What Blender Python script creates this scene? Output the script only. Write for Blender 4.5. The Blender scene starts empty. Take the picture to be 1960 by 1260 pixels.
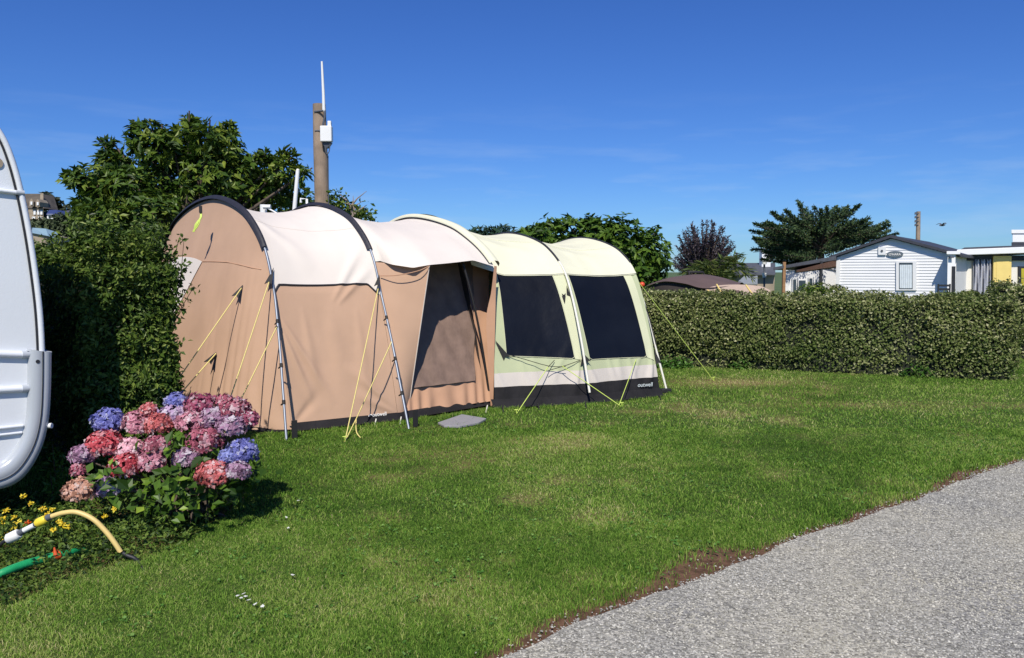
import bpy, bmesh, math, random
import numpy as np
from mathutils import Vector, Matrix
R = math.radians
rng = np.random.default_rng(7)
random.seed(7)
scn = bpy.context.scene
C = scn.collection

# ------------------------------------------------------------------ camera, sky, sun, exposure
F, CX, CY, HC = 1500.0, 980.0, 630.0, 1.5          # focal length and centre in photo pixels, eye height
PITCH = math.atan(110.0/F)
cam = bpy.data.cameras.new('camera'); camo = bpy.data.objects.new('camera', cam); C.objects.link(camo)
cam.sensor_width = 36; cam.lens = 36*F/1960; cam.clip_end = 3000; cam.clip_start = .05
camo.location = (0, 0, HC); camo.rotation_euler = (R(90)-PITCH, 0, 0)
scn.camera = camo
w = bpy.data.worlds.new('World'); scn.world = w; w.use_nodes = True
nt = w.node_tree; nt.nodes.clear()
SUN_EL, SUN_AZ = R(48), R(180+4)
out = nt.nodes.new('ShaderNodeOutputWorld'); bg = nt.nodes.new('ShaderNodeBackground')
sky = nt.nodes.new('ShaderNodeTexSky'); sky.sky_type = 'NISHITA'; sky.sun_disc = False
sky.sun_elevation = SUN_EL; sky.sun_rotation = SUN_AZ; sky.altitude = 0; sky.air_density = 1.0; sky.dust_density = .1; sky.ozone_density = 3.0
tc = nt.nodes.new('ShaderNodeTexCoord'); mp = nt.nodes.new('ShaderNodeMapping')
mp.inputs['Scale'].default_value = (3.2, 3.2, 22); mp.inputs['Rotation'].default_value = (0, R(-6), 0)
ns = nt.nodes.new('ShaderNodeTexNoise'); ns.inputs['Scale'].default_value = 2.3; ns.inputs['Detail'].default_value = 6; ns.inputs['Roughness'].default_value = .55
cr = nt.nodes.new('ShaderNodeValToRGB'); cr.color_ramp.elements[0].position = .5; cr.color_ramp.elements[1].position = .9
sx = nt.nodes.new('ShaderNodeSeparateXYZ')
mr = nt.nodes.new('ShaderNodeMapRange'); mr.inputs[1].default_value = .22; mr.inputs[2].default_value = .10
mu = nt.nodes.new('ShaderNodeMath'); mu.operation = 'MULTIPLY'
mu2 = nt.nodes.new('ShaderNodeMath'); mu2.operation = 'MULTIPLY'; mu2.inputs[1].default_value = .32
mx = nt.nodes.new('ShaderNodeMixRGB'); mx.inputs[2].default_value = (4.2, 5.2, 6.6, 1)
hs = nt.nodes.new('ShaderNodeHueSaturation'); hs.inputs['Saturation'].default_value = 1.12; hs.inputs['Hue'].default_value = .508
L = nt.links.new
L(tc.outputs['Generated'], mp.inputs[0]); L(mp.outputs[0], ns.inputs[0]); L(ns.outputs[0], cr.inputs[0])
L(tc.outputs['Generated'], sx.inputs[0]); L(sx.outputs[2], mr.inputs[0]); L(mr.outputs[0], mu.inputs[0]); L(cr.outputs[0], mu.inputs[1])
L(mu.outputs[0], mu2.inputs[0]); L(mu2.outputs[0], mx.inputs[0]); L(sky.outputs[0], hs.inputs['Color']); 
tint = nt.nodes.new('ShaderNodeMixRGB'); tint.blend_type = 'MULTIPLY'; tint.inputs[0].default_value = 1; tint.inputs[2].default_value = (.30, .50, .84, 1)
L(hs.outputs[0], tint.inputs[1]); L(tint.outputs[0], mx.inputs[1]); L(mx.outputs[0], bg.inputs[0]); L(bg.outputs[0], out.inputs[0])
bg.inputs[1].default_value = .13
sl = bpy.data.lights.new('sun', 'SUN'); sl.energy = 5.0; sl.angle = R(.5); sl.color = (1, .945, .83)
so = bpy.data.objects.new('sun', sl); C.objects.link(so)
sdir = Vector((math.sin(SUN_AZ)*math.cos(SUN_EL), math.cos(SUN_AZ)*math.cos(SUN_EL), math.sin(SUN_EL)))   # towards the sun
so.rotation_euler = sdir.to_track_quat('Z', 'Y').to_euler(); so.location = (-5, -20, 20)
scn.view_settings.view_transform = 'Standard'; scn.view_settings.look = 'None'
scn.view_settings.exposure = 0.0; scn.view_settings.gamma = 1
scn.render.engine = 'CYCLES'
scn.cycles.max_bounces = 6; scn.cycles.transparent_max_bounces = 6

# ------------------------------------------------------------------ photo measuring helpers
def ray(px, py):
    a, b = (px-CX)/F, (CY-py)/F
    return np.array([a, math.cos(PITCH)+b*math.sin(PITCH), -math.sin(PITCH)+b*math.cos(PITCH)])
def P(px, py, Y):
    d = ray(px, py); return np.array([0, 0, HC]) + d*(Y/d[1])
def G(px, py, z=0.):
    d = ray(px, py); return np.array([0, 0, HC]) + d*((z-HC)/d[2])
def onplane(px, py, p0, n):
    d = ray(px, py); o = np.array([0, 0, HC]); n = np.array(n, float)
    return o + d*(np.dot(np.array(p0)-o, n)/np.dot(d, n))
def proj(p):
    p = np.asarray(p, float); x, y, z = p[..., 0], p[..., 1], p[..., 2]-HC
    dep = y*math.cos(PITCH)-z*math.sin(PITCH); up = y*math.sin(PITCH)+z*math.cos(PITCH)
    return CX+F*x/dep, CY-F*up/dep

# ------------------------------------------------------------------ mesh helpers
def tag(o, label=None, cat=None, group=None, kind=None):
    if label: o['label'] = label
    if cat: o['category'] = cat
    if group: o['group'] = group
    if kind: o['kind'] = kind
    return o
def thing(name, loc, label, cat, group=None):
    o = bpy.data.objects.new(name, None); o.empty_display_size = .2; C.objects.link(o)
    o.location = [float(v) for v in loc]
    return tag(o, label, cat, group)
def link(name, me, m, parent=None):
    o = bpy.data.objects.new(name, me); C.objects.link(o)
    if m is not None and not me.materials: me.materials.append(m)
    if parent is not None:
        o.parent = parent
        off = Vector(parent.location)
        if parent.parent is not None: off = Vector((0, 0, 0))
        if parent.type == 'EMPTY': o.matrix_parent_inverse = Matrix.Translation(-off)
    return o
def raw(name, v, faces_idx, starts, fattr=None, smooth=False):
    me = bpy.data.meshes.new(name)
    me.vertices.add(len(v)); me.vertices.foreach_set('co', np.asarray(v, np.float32).ravel())
    me.loops.add(len(faces_idx)); me.loops.foreach_set('vertex_index', np.asarray(faces_idx, np.int32))
    me.polygons.add(len(starts)); me.polygons.foreach_set('loop_start', np.asarray(starts, np.int32))
    me.update(calc_edges=True)
    if fattr is not None:
        a = me.attributes.new('rnd', 'FLOAT', 'FACE'); a.data.foreach_set('value', np.asarray(fattr, np.float32))
    me.polygons.foreach_set('use_smooth', np.full(len(starts), smooth))
    return me
def pyd(name, v, f, smooth=False):
    me = bpy.data.meshes.new(name); me.from_pydata([tuple(map(float, p)) for p in v], [], f); me.update()
    if smooth: me.polygons.foreach_set('use_smooth', [True]*len(me.polygons))
    return me
def grid_mesh(name, pts, smooth=True, closed=False):
    n, m = pts.shape[:2]; v = pts.reshape(-1, 3); f = []
    for i in range(n-1):
        for j in range(m-1):
            f.append((i*m+j, i*m+j+1, (i+1)*m+j+1, (i+1)*m+j))
        if closed: f.append((i*m+m-1, i*m, (i+1)*m, (i+1)*m+m-1))
    return pyd(name, v, f, smooth)
class MB:
    def __init__(s): s.v = []; s.f = []; s.sm = []
    def add(s, v, f, smooth=False):
        o = len(s.v); s.v += [tuple(map(float, p)) for p in v]; s.f += [tuple(i+o for i in q) for q in f]; s.sm += [smooth]*len(f); return s
    def box(s, c, sz, rz=0, rx=0, ry=0):
        M = Matrix.Rotation(rz, 3, 'Z') @ Matrix.Rotation(ry, 3, 'Y') @ Matrix.Rotation(rx, 3, 'X')
        v = [tuple(Vector(c)+M @ Vector((a*sz[0]/2, b*sz[1]/2, d*sz[2]/2))) for a in (-1, 1) for b in (-1, 1) for d in (-1, 1)]
        return s.add(v, [(0, 1, 3, 2), (4, 6, 7, 5), (0, 4, 5, 1), (2, 3, 7, 6), (0, 2, 6, 4), (1, 5, 7, 3)])
    def hexa(s, b4, t4):
        return s.add(list(b4)+list(t4), [(3, 2, 1, 0), (4, 5, 6, 7), (0, 1, 5, 4), (1, 2, 6, 5), (2, 3, 7, 6), (3, 0, 4, 7)])
    def tube(s, pts, r, seg=8, cap=True):
        pts = [Vector([float(q) for q in p]) for p in pts]; n = len(pts)
        rr = r if hasattr(r, '__len__') else [r]*n
        v = []; prev = None
        for i, p in enumerate(pts):
            t = (pts[min(i+1, n-1)]-pts[max(i-1, 0)])
            t = t.normalized() if t.length > 1e-9 else Vector((0, 0, 1))
            if prev is None:
                a = t.cross(Vector((0, 0, 1)));
                if a.length < .01: a = t.cross(Vector((1, 0, 0)))
            else: a = prev - t*prev.dot(t)
            a.normalize(); prev = a; b = t.cross(a)
            for k in range(seg):
                th = 2*math.pi*k/seg; v.append(p+(a*math.cos(th)+b*math.sin(th))*rr[i])
        f = [(i*seg+k, i*seg+(k+1) % seg, (i+1)*seg+(k+1) % seg, (i+1)*seg+k) for i in range(n-1) for k in range(seg)]
        s.add(v, f, True)
        if cap:
            s.add(v[:seg], [tuple(range(seg))[::-1]]); s.add(v[-seg:], [tuple(range(seg))])
        return s
    def prism(s, poly, vec):
        vec = np.array(vec, float); n = len(poly); a = [np.array(p, float) for p in poly]; b = [p+vec for p in a]
        return s.add(a+b, [tuple(range(n))[::-1], tuple(range(n, 2*n))]+[(i, (i+1) % n, n+(i+1) % n, n+i) for i in range(n)])
    def build(s, name, m, parent=None, bevel=0, seg=2):
        me = bpy.data.meshes.new(name); me.from_pydata(s.v, [], s.f)
        me.polygons.foreach_set('use_smooth', s.sm); me.update()
        bm = bmesh.new(); bm.from_mesh(me); bmesh.ops.recalc_face_normals(bm, faces=bm.faces)
        if bevel:
            eds = [e for e in bm.edges if len(e.link_faces) == 2 and e.calc_face_angle(0) > .6]
            bmesh.ops.bevel(bm, geom=eds, offset=bevel, segments=seg, affect='EDGES', profile=.5, clamp_overlap=True)
        bm.to_mesh(me); bm.free()
        return link(name, me, m, parent)
def smooth_path(pts, n=40):
    p = np.array(pts, float); k = len(p); t = np.linspace(0, k-1, n); o = []
    for q in t:
        i = min(int(q), k-2); u = q-i
        p0, p1, p2, p3 = p[max(i-1, 0)], p[i], p[i+1], p[min(i+2, k-1)]
        o.append(.5*((2*p1)+(-p0+p2)*u+(2*p0-5*p1+4*p2-p3)*u*u+(-p0+3*p1-3*p2+p3)*u**3))
    return np.array(o)
def vnoise(p, s, seed=0):
    p = np.asarray(p, float)*s + seed*17.31
    i = np.floor(p).astype(np.int64); f = p-i; f = f*f*(3-2*f); o = 0
    def h(a): 
        x = (a[..., 0]*73856093) ^ (a[..., 1]*19349663) ^ (a[..., 2]*83492791)
        x = (x ^ (x >> 13))*1274126177 & 0x7fffffff
        return (x % 10007)/10007.
    for dx in (0, 1):
        for dy in (0, 1):
            for dz in (0, 1):
                wt = (f[..., 0] if dx else 1-f[..., 0])*(f[..., 1] if dy else 1-f[..., 1])*(f[..., 2] if dz else 1-f[..., 2])
                o = o + wt*h(i+np.array([dx, dy, dz]))
    return o

# ------------------------------------------------------------------ materials
def mat(name, col, rough=.6, metal=0, var=.08, vscale=6, bump=0, bscale=60, bstretch=None, spec=.5, transl=0, coat=0, detail=5):
    m = bpy.data.materials.new(name); m.use_nodes = True; t = m.node_tree; b = t.nodes['Principled BSDF']
    b.inputs['Roughness'].default_value = rough; b.inputs['Metallic'].default_value = metal
    b.inputs['Specular IOR Level'].default_value = spec; b.inputs['Coat Weight'].default_value = coat
    n = t.nodes.new('ShaderNodeTexNoise'); n.inputs['Scale'].default_value = vscale; n.inputs['Detail'].default_value = detail
    tcn = t.nodes.new('ShaderNodeTexCoord'); t.links.new(tcn.outputs['Object'], n.inputs[0])
    r = t.nodes.new('ShaderNodeValToRGB')
    c = np.array(col[:3]); r.color_ramp.elements[0].color = (*np.clip(c*(1-var), 0, 1), 1); r.color_ramp.elements[1].color = (*np.clip(c*(1+var), 0, 1), 1)
    r.color_ramp.elements[0].position = .3; r.color_ramp.elements[1].position = .7
    t.links.new(n.outputs[0], r.inputs[0]); t.links.new(r.outputs[0], b.inputs['Base Color'])
    if bump:
        n2 = t.nodes.new('ShaderNodeTexNoise'); n2.inputs['Scale'].default_value = bscale; n2.inputs['Detail'].default_value = 4
        mpn = t.nodes.new('ShaderNodeMapping'); t.links.new(tcn.outputs['Object'], mpn.inputs[0])
        if bstretch: mpn.inputs['Scale'].default_value = bstretch
        t.links.new(mpn.outputs[0], n2.inputs[0])
        bu = t.nodes.new('ShaderNodeBump'); bu.inputs['Strength'].default_value = bump; bu.inputs['Distance'].default_value = .02
        t.links.new(n2.outputs[0], bu.inputs['Height']); t.links.new(bu.outputs[0], b.inputs['Normal'])
    if transl:
        tr = t.nodes.new('ShaderNodeBsdfTranslucent'); mxs = t.nodes.new('ShaderNodeMixShader'); mxs.inputs[0].default_value = transl
        t.links.new(r.outputs[0], tr.inputs[0]); t.links.new(b.outputs[0], mxs.inputs[1]); t.links.new(tr.outputs[0], mxs.inputs[2])
        t.links.new(mxs.outputs[0], t.nodes['Material Output'].inputs[0])
    return m
def leafmat(name, cols, rough=.45, transl=.25, spec=.4, patch=None, pscale=1.2, pmix=.6):
    """per-leaf random tone from face attribute 'rnd' through a ramp; optional second tone by large-scale noise"""
    m = bpy.data.materials.new(name); m.use_nodes = True; t = m.node_tree; b = t.nodes['Principled BSDF']
    b.inputs['Roughness'].default_value = rough; b.inputs['Specular IOR Level'].default_value = spec
    at = t.nodes.new('ShaderNodeAttribute'); at.attribute_name = 'rnd'
    r = t.nodes.new('ShaderNodeValToRGB'); el = r.color_ramp.elements
    while len(el) < len(cols): el.new(.5)
    for i, c in enumerate(cols): el[i].position = i/(len(cols)-1); el[i].color = (*c, 1)
    t.links.new(at.outputs['Fac'], r.inputs[0]); o = r.outputs[0]
    if patch:
        tcn = t.nodes.new('ShaderNodeTexCoord'); n = t.nodes.new('ShaderNodeTexNoise'); n.inputs['Scale'].default_value = pscale; n.inputs['Detail'].default_value = 4
        t.links.new(tcn.outputs['Object'], n.inputs[0])
        rr = t.nodes.new('ShaderNodeValToRGB'); rr.color_ramp.elements[0].position = .42; rr.color_ramp.elements[1].position = .68
        rr.color_ramp.elements[1].color = (pmix, pmix, pmix, 1)
        t.links.new(n.outputs[0], rr.inputs[0])
        mm = t.nodes.new('ShaderNodeMixRGB'); mm.inputs[2].default_value = (*patch, 1)
        t.links.new(rr.outputs[0], mm.inputs[0]); t.links.new(o, mm.inputs[1]); o = mm.outputs[0]
    t.links.new(o, b.inputs['Base Color'])
    if transl:
        tr = t.nodes.new('ShaderNodeBsdfTranslucent'); mxs = t.nodes.new('ShaderNodeMixShader'); mxs.inputs[0].default_value = transl
        t.links.new(o, tr.inputs[0]); t.links.new(b.outputs[0], mxs.inputs[1]); t.links.new(tr.outputs[0], mxs.inputs[2])
        t.links.new(mxs.outputs[0], t.nodes['Material Output'].inputs[0])
    return m
M = {}
M['tan'] = mat('tan_polycotton', (.50, .325, .225), .85, var=.05, vscale=3, bump=.22, bscale=3.2, bstretch=(1, 1, .35), spec=.15)
M['tan2'] = mat('tan_inner_cloth', (.48, .28, .18), .85, var=.06, vscale=4, bump=.3, bscale=7, bstretch=(1, 1, .3), spec=.15)
M['white'] = mat('pale_roof_cloth', (.70, .635, .575), .8, var=.025, vscale=2.5, bump=.14, bscale=2.6, spec=.15)
M['cream'] = mat('cream_roof_cloth', (.70, .685, .52), .75, var=.03, vscale=2.5, bump=.16, bscale=3.5, bstretch=(.5, .5, 1.6), spec=.2)
M['band'] = mat('pale_band_cloth', (.58, .59, .40), .75, var=.04, vscale=3, bump=.15, bscale=4, spec=.2)
M['green'] = mat('pale_green_cloth', (.43, .465, .29), .75, var=.04, vscale=3, bump=.15, bscale=4, spec=.2)
M['grey'] = mat('pale_grey_cloth', (.55, .50, .455), .8, var=.04, vscale=4, bump=.3, bscale=8, bstretch=(1, 1, .3), spec=.15)
M['black'] = mat('black_skirt_cloth', (.017, .016, .018), .8, var=.3, vscale=5, bump=.9, bscale=9, bstretch=(1, 1, .5), spec=.2)
M['sleeve'] = mat('navy_sleeve', (.020, .020, .030), .6, var=.2, vscale=20, bump=.2, bscale=30)
M['window'] = mat('dark_tinted_mesh', (.006, .007, .010), .3, var=.3, vscale=2, bump=.5, bscale=3.5, spec=.3)
M['inmesh'] = mat('brown_mesh', (.215, .145, .115), .8, var=.15, vscale=9, bump=.6, bscale=8, bstretch=(1, 1, .5), spec=.2)
M['dark_in'] = mat('dark_inner', (.035, .026, .024), .9, var=.2)
M['alu'] = mat('aluminium_pole', (.22, .25, .31), .45, .5, var=.05, vscale=30)
M['polewhite'] = mat('pale_pole', (.72, .70, .62), .45, .0, var=.06)
M['guy'] = mat('yellow_cord', (.74, .62, .22), .7, var=.08, vscale=60)
M['guyg'] = mat('lime_cord', (.58, .72, .14), .6, var=.08, vscale=60)
M['tab'] = mat('black_webbing', (.016, .015, .016), .7, var=.2)
M['pale'] = mat('white_print', (.85, .82, .78), .6, var=.02)
M['carav'] = mat('caravan_white', (.74, .765, .80), .22, var=.015, vscale=2, spec=.5, coat=.3, bump=.05, bscale=90)
M['bumper'] = mat('caravan_moulding', (.42, .45, .49), .25, var=.03, vscale=2, spec=.5, coat=.3)
M['rubber'] = mat('dark_rubber', (.02, .021, .026), .55, var=.15)
M['wood_pole'] = mat('weathered_pole', (.30, .225, .165), .9, var=.22, vscale=5, bump=.5, bscale=16, bstretch=(6, 6, .4))
M['bark'] = mat('bark', (.10, .075, .055), .9, var=.3, vscale=12, bump=.8, bscale=20, bstretch=(1, 1, .3))
M['deadwood'] = mat('bare_twigs', (.30, .24, .20), .9, var=.2, vscale=12)
M['box'] = mat('white_plastic', (.78, .78, .76), .4, var=.03)
M['siding'] = mat('white_siding', (.80, .80, .81), .45, var=.025, vscale=1.5)
M['white_paint'] = mat('white_paint', (.80, .80, .80), .4, var=.02)
M['roofdark'] = mat('dark_roof', (.045, .048, .062), .6, var=.18, vscale=3, bump=.3, bscale=12)
M['slate'] = mat('slate_roof', (.075, .08, .095), .7, var=.2, vscale=4, bump=.4, bscale=10)
M['ivory'] = mat('ivory_wall', (.78, .74, .66), .5, var=.03, vscale=2)
M['yellowd'] = mat('yellow_panel', (.78, .60, .20), .45, var=.04, vscale=4)
M['glass'] = mat('window_glass', (.05, .07, .09), .08, var=.3, vscale=3, spec=.8)
M['curtain'] = mat('net_curtain', (.62, .68, .72), .8, var=.08, vscale=8)
M['stone'] = mat('stone_wall', (.32, .26, .19), .9, var=.2, vscale=1.5, bump=.4, bscale=4)
M['brownt'] = mat('brown_awning_cloth', (.115, .075, .065), .75, var=.12, vscale=2, bump=.3, bscale=4)
M['beiget'] = mat('beige_awning_wall', (.48, .36, .29), .8, var=.08, vscale=3, bump=.3, bscale=6)
M['orange'] = mat('orange_plastic', (.65, .07, .02), .4, var=.05)
M['brownp'] = mat('varnished_post', (.30, .16, .07), .6, var=.15, vscale=10)
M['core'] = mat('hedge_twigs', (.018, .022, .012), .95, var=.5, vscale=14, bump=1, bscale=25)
M['hoseY'] = mat('yellow_hose', (.70, .52, .19), .45, var=.06, vscale=20)
M['hoseG'] = mat('green_hose', (.01, .30, .10), .5, var=.12, vscale=14, bump=.2, bscale=30)
M['yplast'] = mat('yellow_connector', (.80, .62, .05), .4, var=.04)
M['gplast'] = mat('dark_grey_connector', (.09, .10, .12), .5, var=.1)
M['rplast'] = mat('red_clip', (.60, .09, .02), .5, var=.2, vscale=30)
M['slab'] = mat('grey_mat', (.27, .265, .28), .9, var=.08, vscale=30, bump=.3, bscale=80)

def G_attrmat(): pass

# ------------------------------------------------------------------ ground
EX = np.array([-3, -1.2, .04, .38, .65, 1.10, 1.45, 1.86, 2.86, 3.97, 6, 9, 14, 30.])
EY = np.array([.8, 2.12, 3.02, 3.31, 3.54, 3.90, 4.17, 4.47, 5.22, 6.06, 7.55, 9.85, 13.5, 25.])
def stack(x, y): return np.stack([x, y, np.zeros_like(x)], -1)
def edge_d(x, y):      # metres beyond the path edge into the lawn (positive = lawn)
    return (y-np.interp(x, EX, EY))*.79+.08*(vnoise(stack(x, y), 1.9, 31)-.5)+.06*(vnoise(stack(x, y), 6, 32)-.5)
def stack(x, y): return np.stack([x, y, np.zeros_like(x)], -1)
def dirt_w(x, y):
    p = stack(x, y)
    b = .01+.10*(vnoise(p, 1.3, 3)-.35)+.06*(vnoise(p, 6, 4)-.5)
    b += .21*np.exp(-((x-.98)/.30)**2)+.12*np.exp(-((x-.25)/.40)**2)+.13*np.exp(-((x-3.25)/.38)**2)
    return np.clip(b, .0, .4)
# far ground
bp = bpy.data.meshes.new('ground'); bp.from_pydata([(-900, -60, -.03), (900, -60, -.03), (900, 1500, -.03), (-900, 1500, -.03)], [], [(0, 1, 2, 3)])
mg = mat('field_grass', (.07, .11, .03), .95, var=.35, vscale=.3, detail=8); tag(link('ground', bp, mg), kind='structure', label='grassy ground reaching to the horizon')
# lawn sheet with a dirt mask
def lawn_mat():
    m = bpy.data.materials.new('lawn_soil_and_turf'); m.use_nodes = True; t = m.node_tree; b = t.nodes['Principled BSDF']; b.inputs['Roughness'].default_value = .95; b.inputs['Specular IOR Level'].default_value = .15
    tcn = t.nodes.new('ShaderNodeTexCoord')
    def noise(s, d=6):
        n = t.nodes.new('ShaderNodeTexNoise'); n.inputs['Scale'].default_value = s; n.inputs['Detail'].default_value = d; t.links.new(tcn.outputs['Object'], n.inputs[0]); return n.outputs[0]
    def ramp(i, *st):
        r = t.nodes.new('ShaderNodeValToRGB'); e = r.color_ramp.elements
        while len(e) < len(st): e.new(.5)
        for k, (p, c) in enumerate(st): e[k].position = p; e[k].color = (*c, 1)
        t.links.new(i, r.inputs[0]); return r.outputs[0]
    def mix(f, a, c):
        n = t.nodes.new('ShaderNodeMixRGB'); t.links.new(f, n.inputs[0]); t.links.new(a, n.inputs[1]); t.links.new(c, n.inputs[2]); return n.outputs[0]
    turf = ramp(noise(40, 4), (.3, (.030, .055, .010)), (.55, (.060, .10, .018)), (.75, (.13, .15, .04)))
    dry = ramp(noise(60, 3), (.3, (.16, .11, .05)), (.7, (.30, .22, .10)))
    soil = ramp(noise(25, 8), (.3, (.075, .042, .026)), (.7, (.17, .095, .06)))
    at = t.nodes.new('ShaderNodeAttribute'); at.attribute_name = 'dirt'
    ad = t.nodes.new('ShaderNodeAttribute'); ad.attribute_name = 'dry'
    c = mix(ad.outputs['Fac'], turf, dry); c = mix(at.outputs['Fac'], c, soil)
    t.links.new(c, b.inputs['Base Color'])
    bu = t.nodes.new('ShaderNodeBump'); bu.inputs['Strength'].default_value = .7; bu.inputs['Distance'].default_value = .015
    t.links.new(noise(70, 5), bu.inputs['Height']); t.links.new(bu.outputs[0], b.inputs['Normal'])
    return m
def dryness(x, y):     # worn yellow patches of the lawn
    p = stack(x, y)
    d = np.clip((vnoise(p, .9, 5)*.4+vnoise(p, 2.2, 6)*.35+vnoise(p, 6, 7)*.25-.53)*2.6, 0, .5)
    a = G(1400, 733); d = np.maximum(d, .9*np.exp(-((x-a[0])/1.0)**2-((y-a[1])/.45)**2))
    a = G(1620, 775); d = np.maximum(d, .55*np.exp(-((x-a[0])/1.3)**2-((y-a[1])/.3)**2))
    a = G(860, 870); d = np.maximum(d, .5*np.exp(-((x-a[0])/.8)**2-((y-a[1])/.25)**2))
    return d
BED_C = np.array([G(150, 1080)[:2], G(330, 1010)[:2], G(60, 1010)[:2]])
def bedness(x, y):     # the flower bed on the left: bare dark soil under plants
    e = np.interp(x, [-6, G(0, 1175)[0], G(110, 1120)[0], G(270, 1075)[0], G(400, 1030)[0], G(455, 1000)[0], G(470, 950)[0]],
                  [2.6, G(0, 1175)[1], G(110, 1120)[1], G(270, 1075)[1], G(400, 1030)[1], G(455, 1000)[1], 7])
    return np.clip((y-e)*6, 0, 1)*(x < -1.62)*(y < 5.1-.0*x)
gx = np.arange(-9, 16.01, .06); gy = np.arange(.6, 17, .06)
XX, YY = np.meshgrid(gx, gy, indexing='ij')
ZZ = .02*(vnoise(stack(XX, YY), .8, 1)-.5)*np.clip((YY-2)/2, 0, 1)
ZZ -= .012*np.clip(1-edge_d(XX, YY)/.2, 0, 1)
n1, m1 = XX.shape; idx = np.arange(n1*m1).reshape(n1, m1)
fc = np.stack([idx[:-1, :-1], idx[1:, :-1], idx[1:, 1:], idx[:-1, 1:]], -1).reshape(-1, 4)
me = raw('lawn', np.stack([XX, YY, ZZ], -1).reshape(-1, 3), fc.ravel(), np.arange(len(fc))*4, smooth=True)
dm = np.clip(1-(edge_d(XX, YY)-dirt_w(XX, YY))/.05, 0, 1); dm = np.maximum(dm, bedness(XX, YY)*.75)
a = me.attributes.new('dirt', 'FLOAT', 'POINT'); a.data.foreach_set('value', dm.ravel().astype(np.float32))
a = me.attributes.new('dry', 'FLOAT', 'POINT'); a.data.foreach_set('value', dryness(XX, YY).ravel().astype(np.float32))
tag(link('lawn', me, lawn_mat()), kind='structure', label='mown camping lawn with worn yellow patches')
# gravel path sheet
def gravel_mat(name):
    m = bpy.data.materials.new(name); m.use_nodes = True; t = m.node_tree; b = t.nodes['Principled BSDF']; b.inputs['Roughness'].default_value = .9; b.inputs['Specular IOR Level'].default_value = .2
    tcn = t.nodes.new('ShaderNodeTexCoord'); v = t.nodes.new('ShaderNodeTexVoronoi'); v.inputs['Scale'].default_value = 80
    t.links.new(tcn.outputs['Object'], v.inputs[0])
    s = t.nodes.new('ShaderNodeSeparateColor'); t.links.new(v.outputs['Color'], s.inputs[0])
    r = t.nodes.new('ShaderNodeValToRGB'); e = r.color_ramp.elements; e.new(.4); e.new(.8)
    for k, (p, c) in enumerate(((0, (.17, .165, .145)), (.35, (.28, .272, .245)), (.75, (.39, .38, .34)), (1, (.55, .53, .47)))): e[k].position = p; e[k].color = (*c, 1)
    t.links.new(s.outputs[0], r.inputs[0])
    n = t.nodes.new('ShaderNodeTexNoise'); n.inputs['Scale'].default_value = 1.1; n.inputs['Detail'].default_value = 5; t.links.new(tcn.outputs['Object'], n.inputs[0])
    rr = t.nodes.new('ShaderNodeValToRGB'); rr.color_ramp.elements[0].color = (.8, .8, .82, 1); rr.color_ramp.elements[1].color = (1.1, 1.07, 1, 1); rr.color_ramp.elements[0].position = .35; rr.color_ramp.elements[1].position = .65
    t.links.new(n.outputs[0], rr.inputs[0])
    mm = t.nodes.new('ShaderNodeMixRGB'); mm.blend_type = 'MULTIPLY'; mm.inputs[0].default_value = 1; t.links.new(r.outputs[0], mm.inputs[1]); t.links.new(rr.outputs[0], mm.inputs[2])
    t.links.new(mm.outputs[0], b.inputs['Base Color'])
    bu = t.nodes.new('ShaderNodeBump'); bu.inputs['Strength'].default_value = .9; bu.inputs['Distance'].default_value = .006; bu.invert = True
    t.links.new(v.outputs['Distance'], bu.inputs['Height']); t.links.new(bu.outputs[0], b.inputs['Normal'])
    return m
xs = np.linspace(-3, 29, 900); ye = np.interp(xs, EX, EY); ye = ye-edge_d(xs, ye)/.79-.012
pts = np.stack([np.stack([xs, ye, np.full_like(xs, .004)], -1), np.stack([xs+1.9, ye-2.4, np.full_like(xs, .004)], -1), np.stack([xs+4, ye-5, np.full_like(xs, .004)], -1)], 1)
tag(link('gravel_path', grid_mesh('gravel_path', pts, True), gravel_mat('grey_gravel')), kind='structure', label='grey gravel path along the lawn')
# loose stones
def stones(n, xr, yr, test, smin, smax):
    x = rng.uniform(*xr, n); y = rng.uniform(*yr, n); k = test(x, y); x, y = x[k], y[k]
    px, py = proj(np.stack([x, y, x*0], -1)); k = (px > -60) & (px < 2020) & (py < 1320); x, y = x[k], y[k]; n = len(x)
    s = rng.uniform(smin, smax, n)*rng.uniform(.7, 1.5, n)
    o = np.array([[1, 0, 0], [0, 1, 0], [-1, 0, 0], [0, -1, 0], [0, 0, 1], [0, 0, -1]], float)
    v = o[None]*rng.uniform(.6, 1.25, (n, 6, 1))*s[:, None, None]; v[:, :, 2] *= .62
    v[:, :4, 2] += rng.uniform(-.25, .25, (n, 4))*s[:, None]
    th = rng.uniform(0, 6.28, n); c, q = np.cos(th), np.sin(th)
    vx = v[..., 0]*c[:, None]-v[..., 1]*q[:, None]; vy = v[..., 0]*q[:, None]+v[..., 1]*c[:, None]
    v = np.stack([vx+x[:, None], vy+y[:, None], v[..., 2]+.004+s[:, None]*.25], -1)
    f = np.array([[0, 1, 4], [1, 2, 4], [2, 3, 4], [3, 0, 4], [1, 0, 5], [2, 1, 5], [3, 2, 5], [0, 3, 5]])
    ff = (f[None]+(np.arange(n)*6)[:, None, None]).reshape(-1, 3)
    return v.reshape(-1, 3), ff, np.repeat(rng.uniform(0, 1, n), 8)
def on_path(x, y):
    d = edge_d(x, y); return (d < .02*rng.normal(size=len(x))) | ((d < .16) & (rng.uniform(size=len(x)) < .06*np.exp(-d/.06)))
va, fa, ra = stones(250000, (-1, 5.2), (2.4, 7.5), lambda x, y: on_path(x, y) & (edge_d(x, y) > -3), .0026, .0060)
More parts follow.
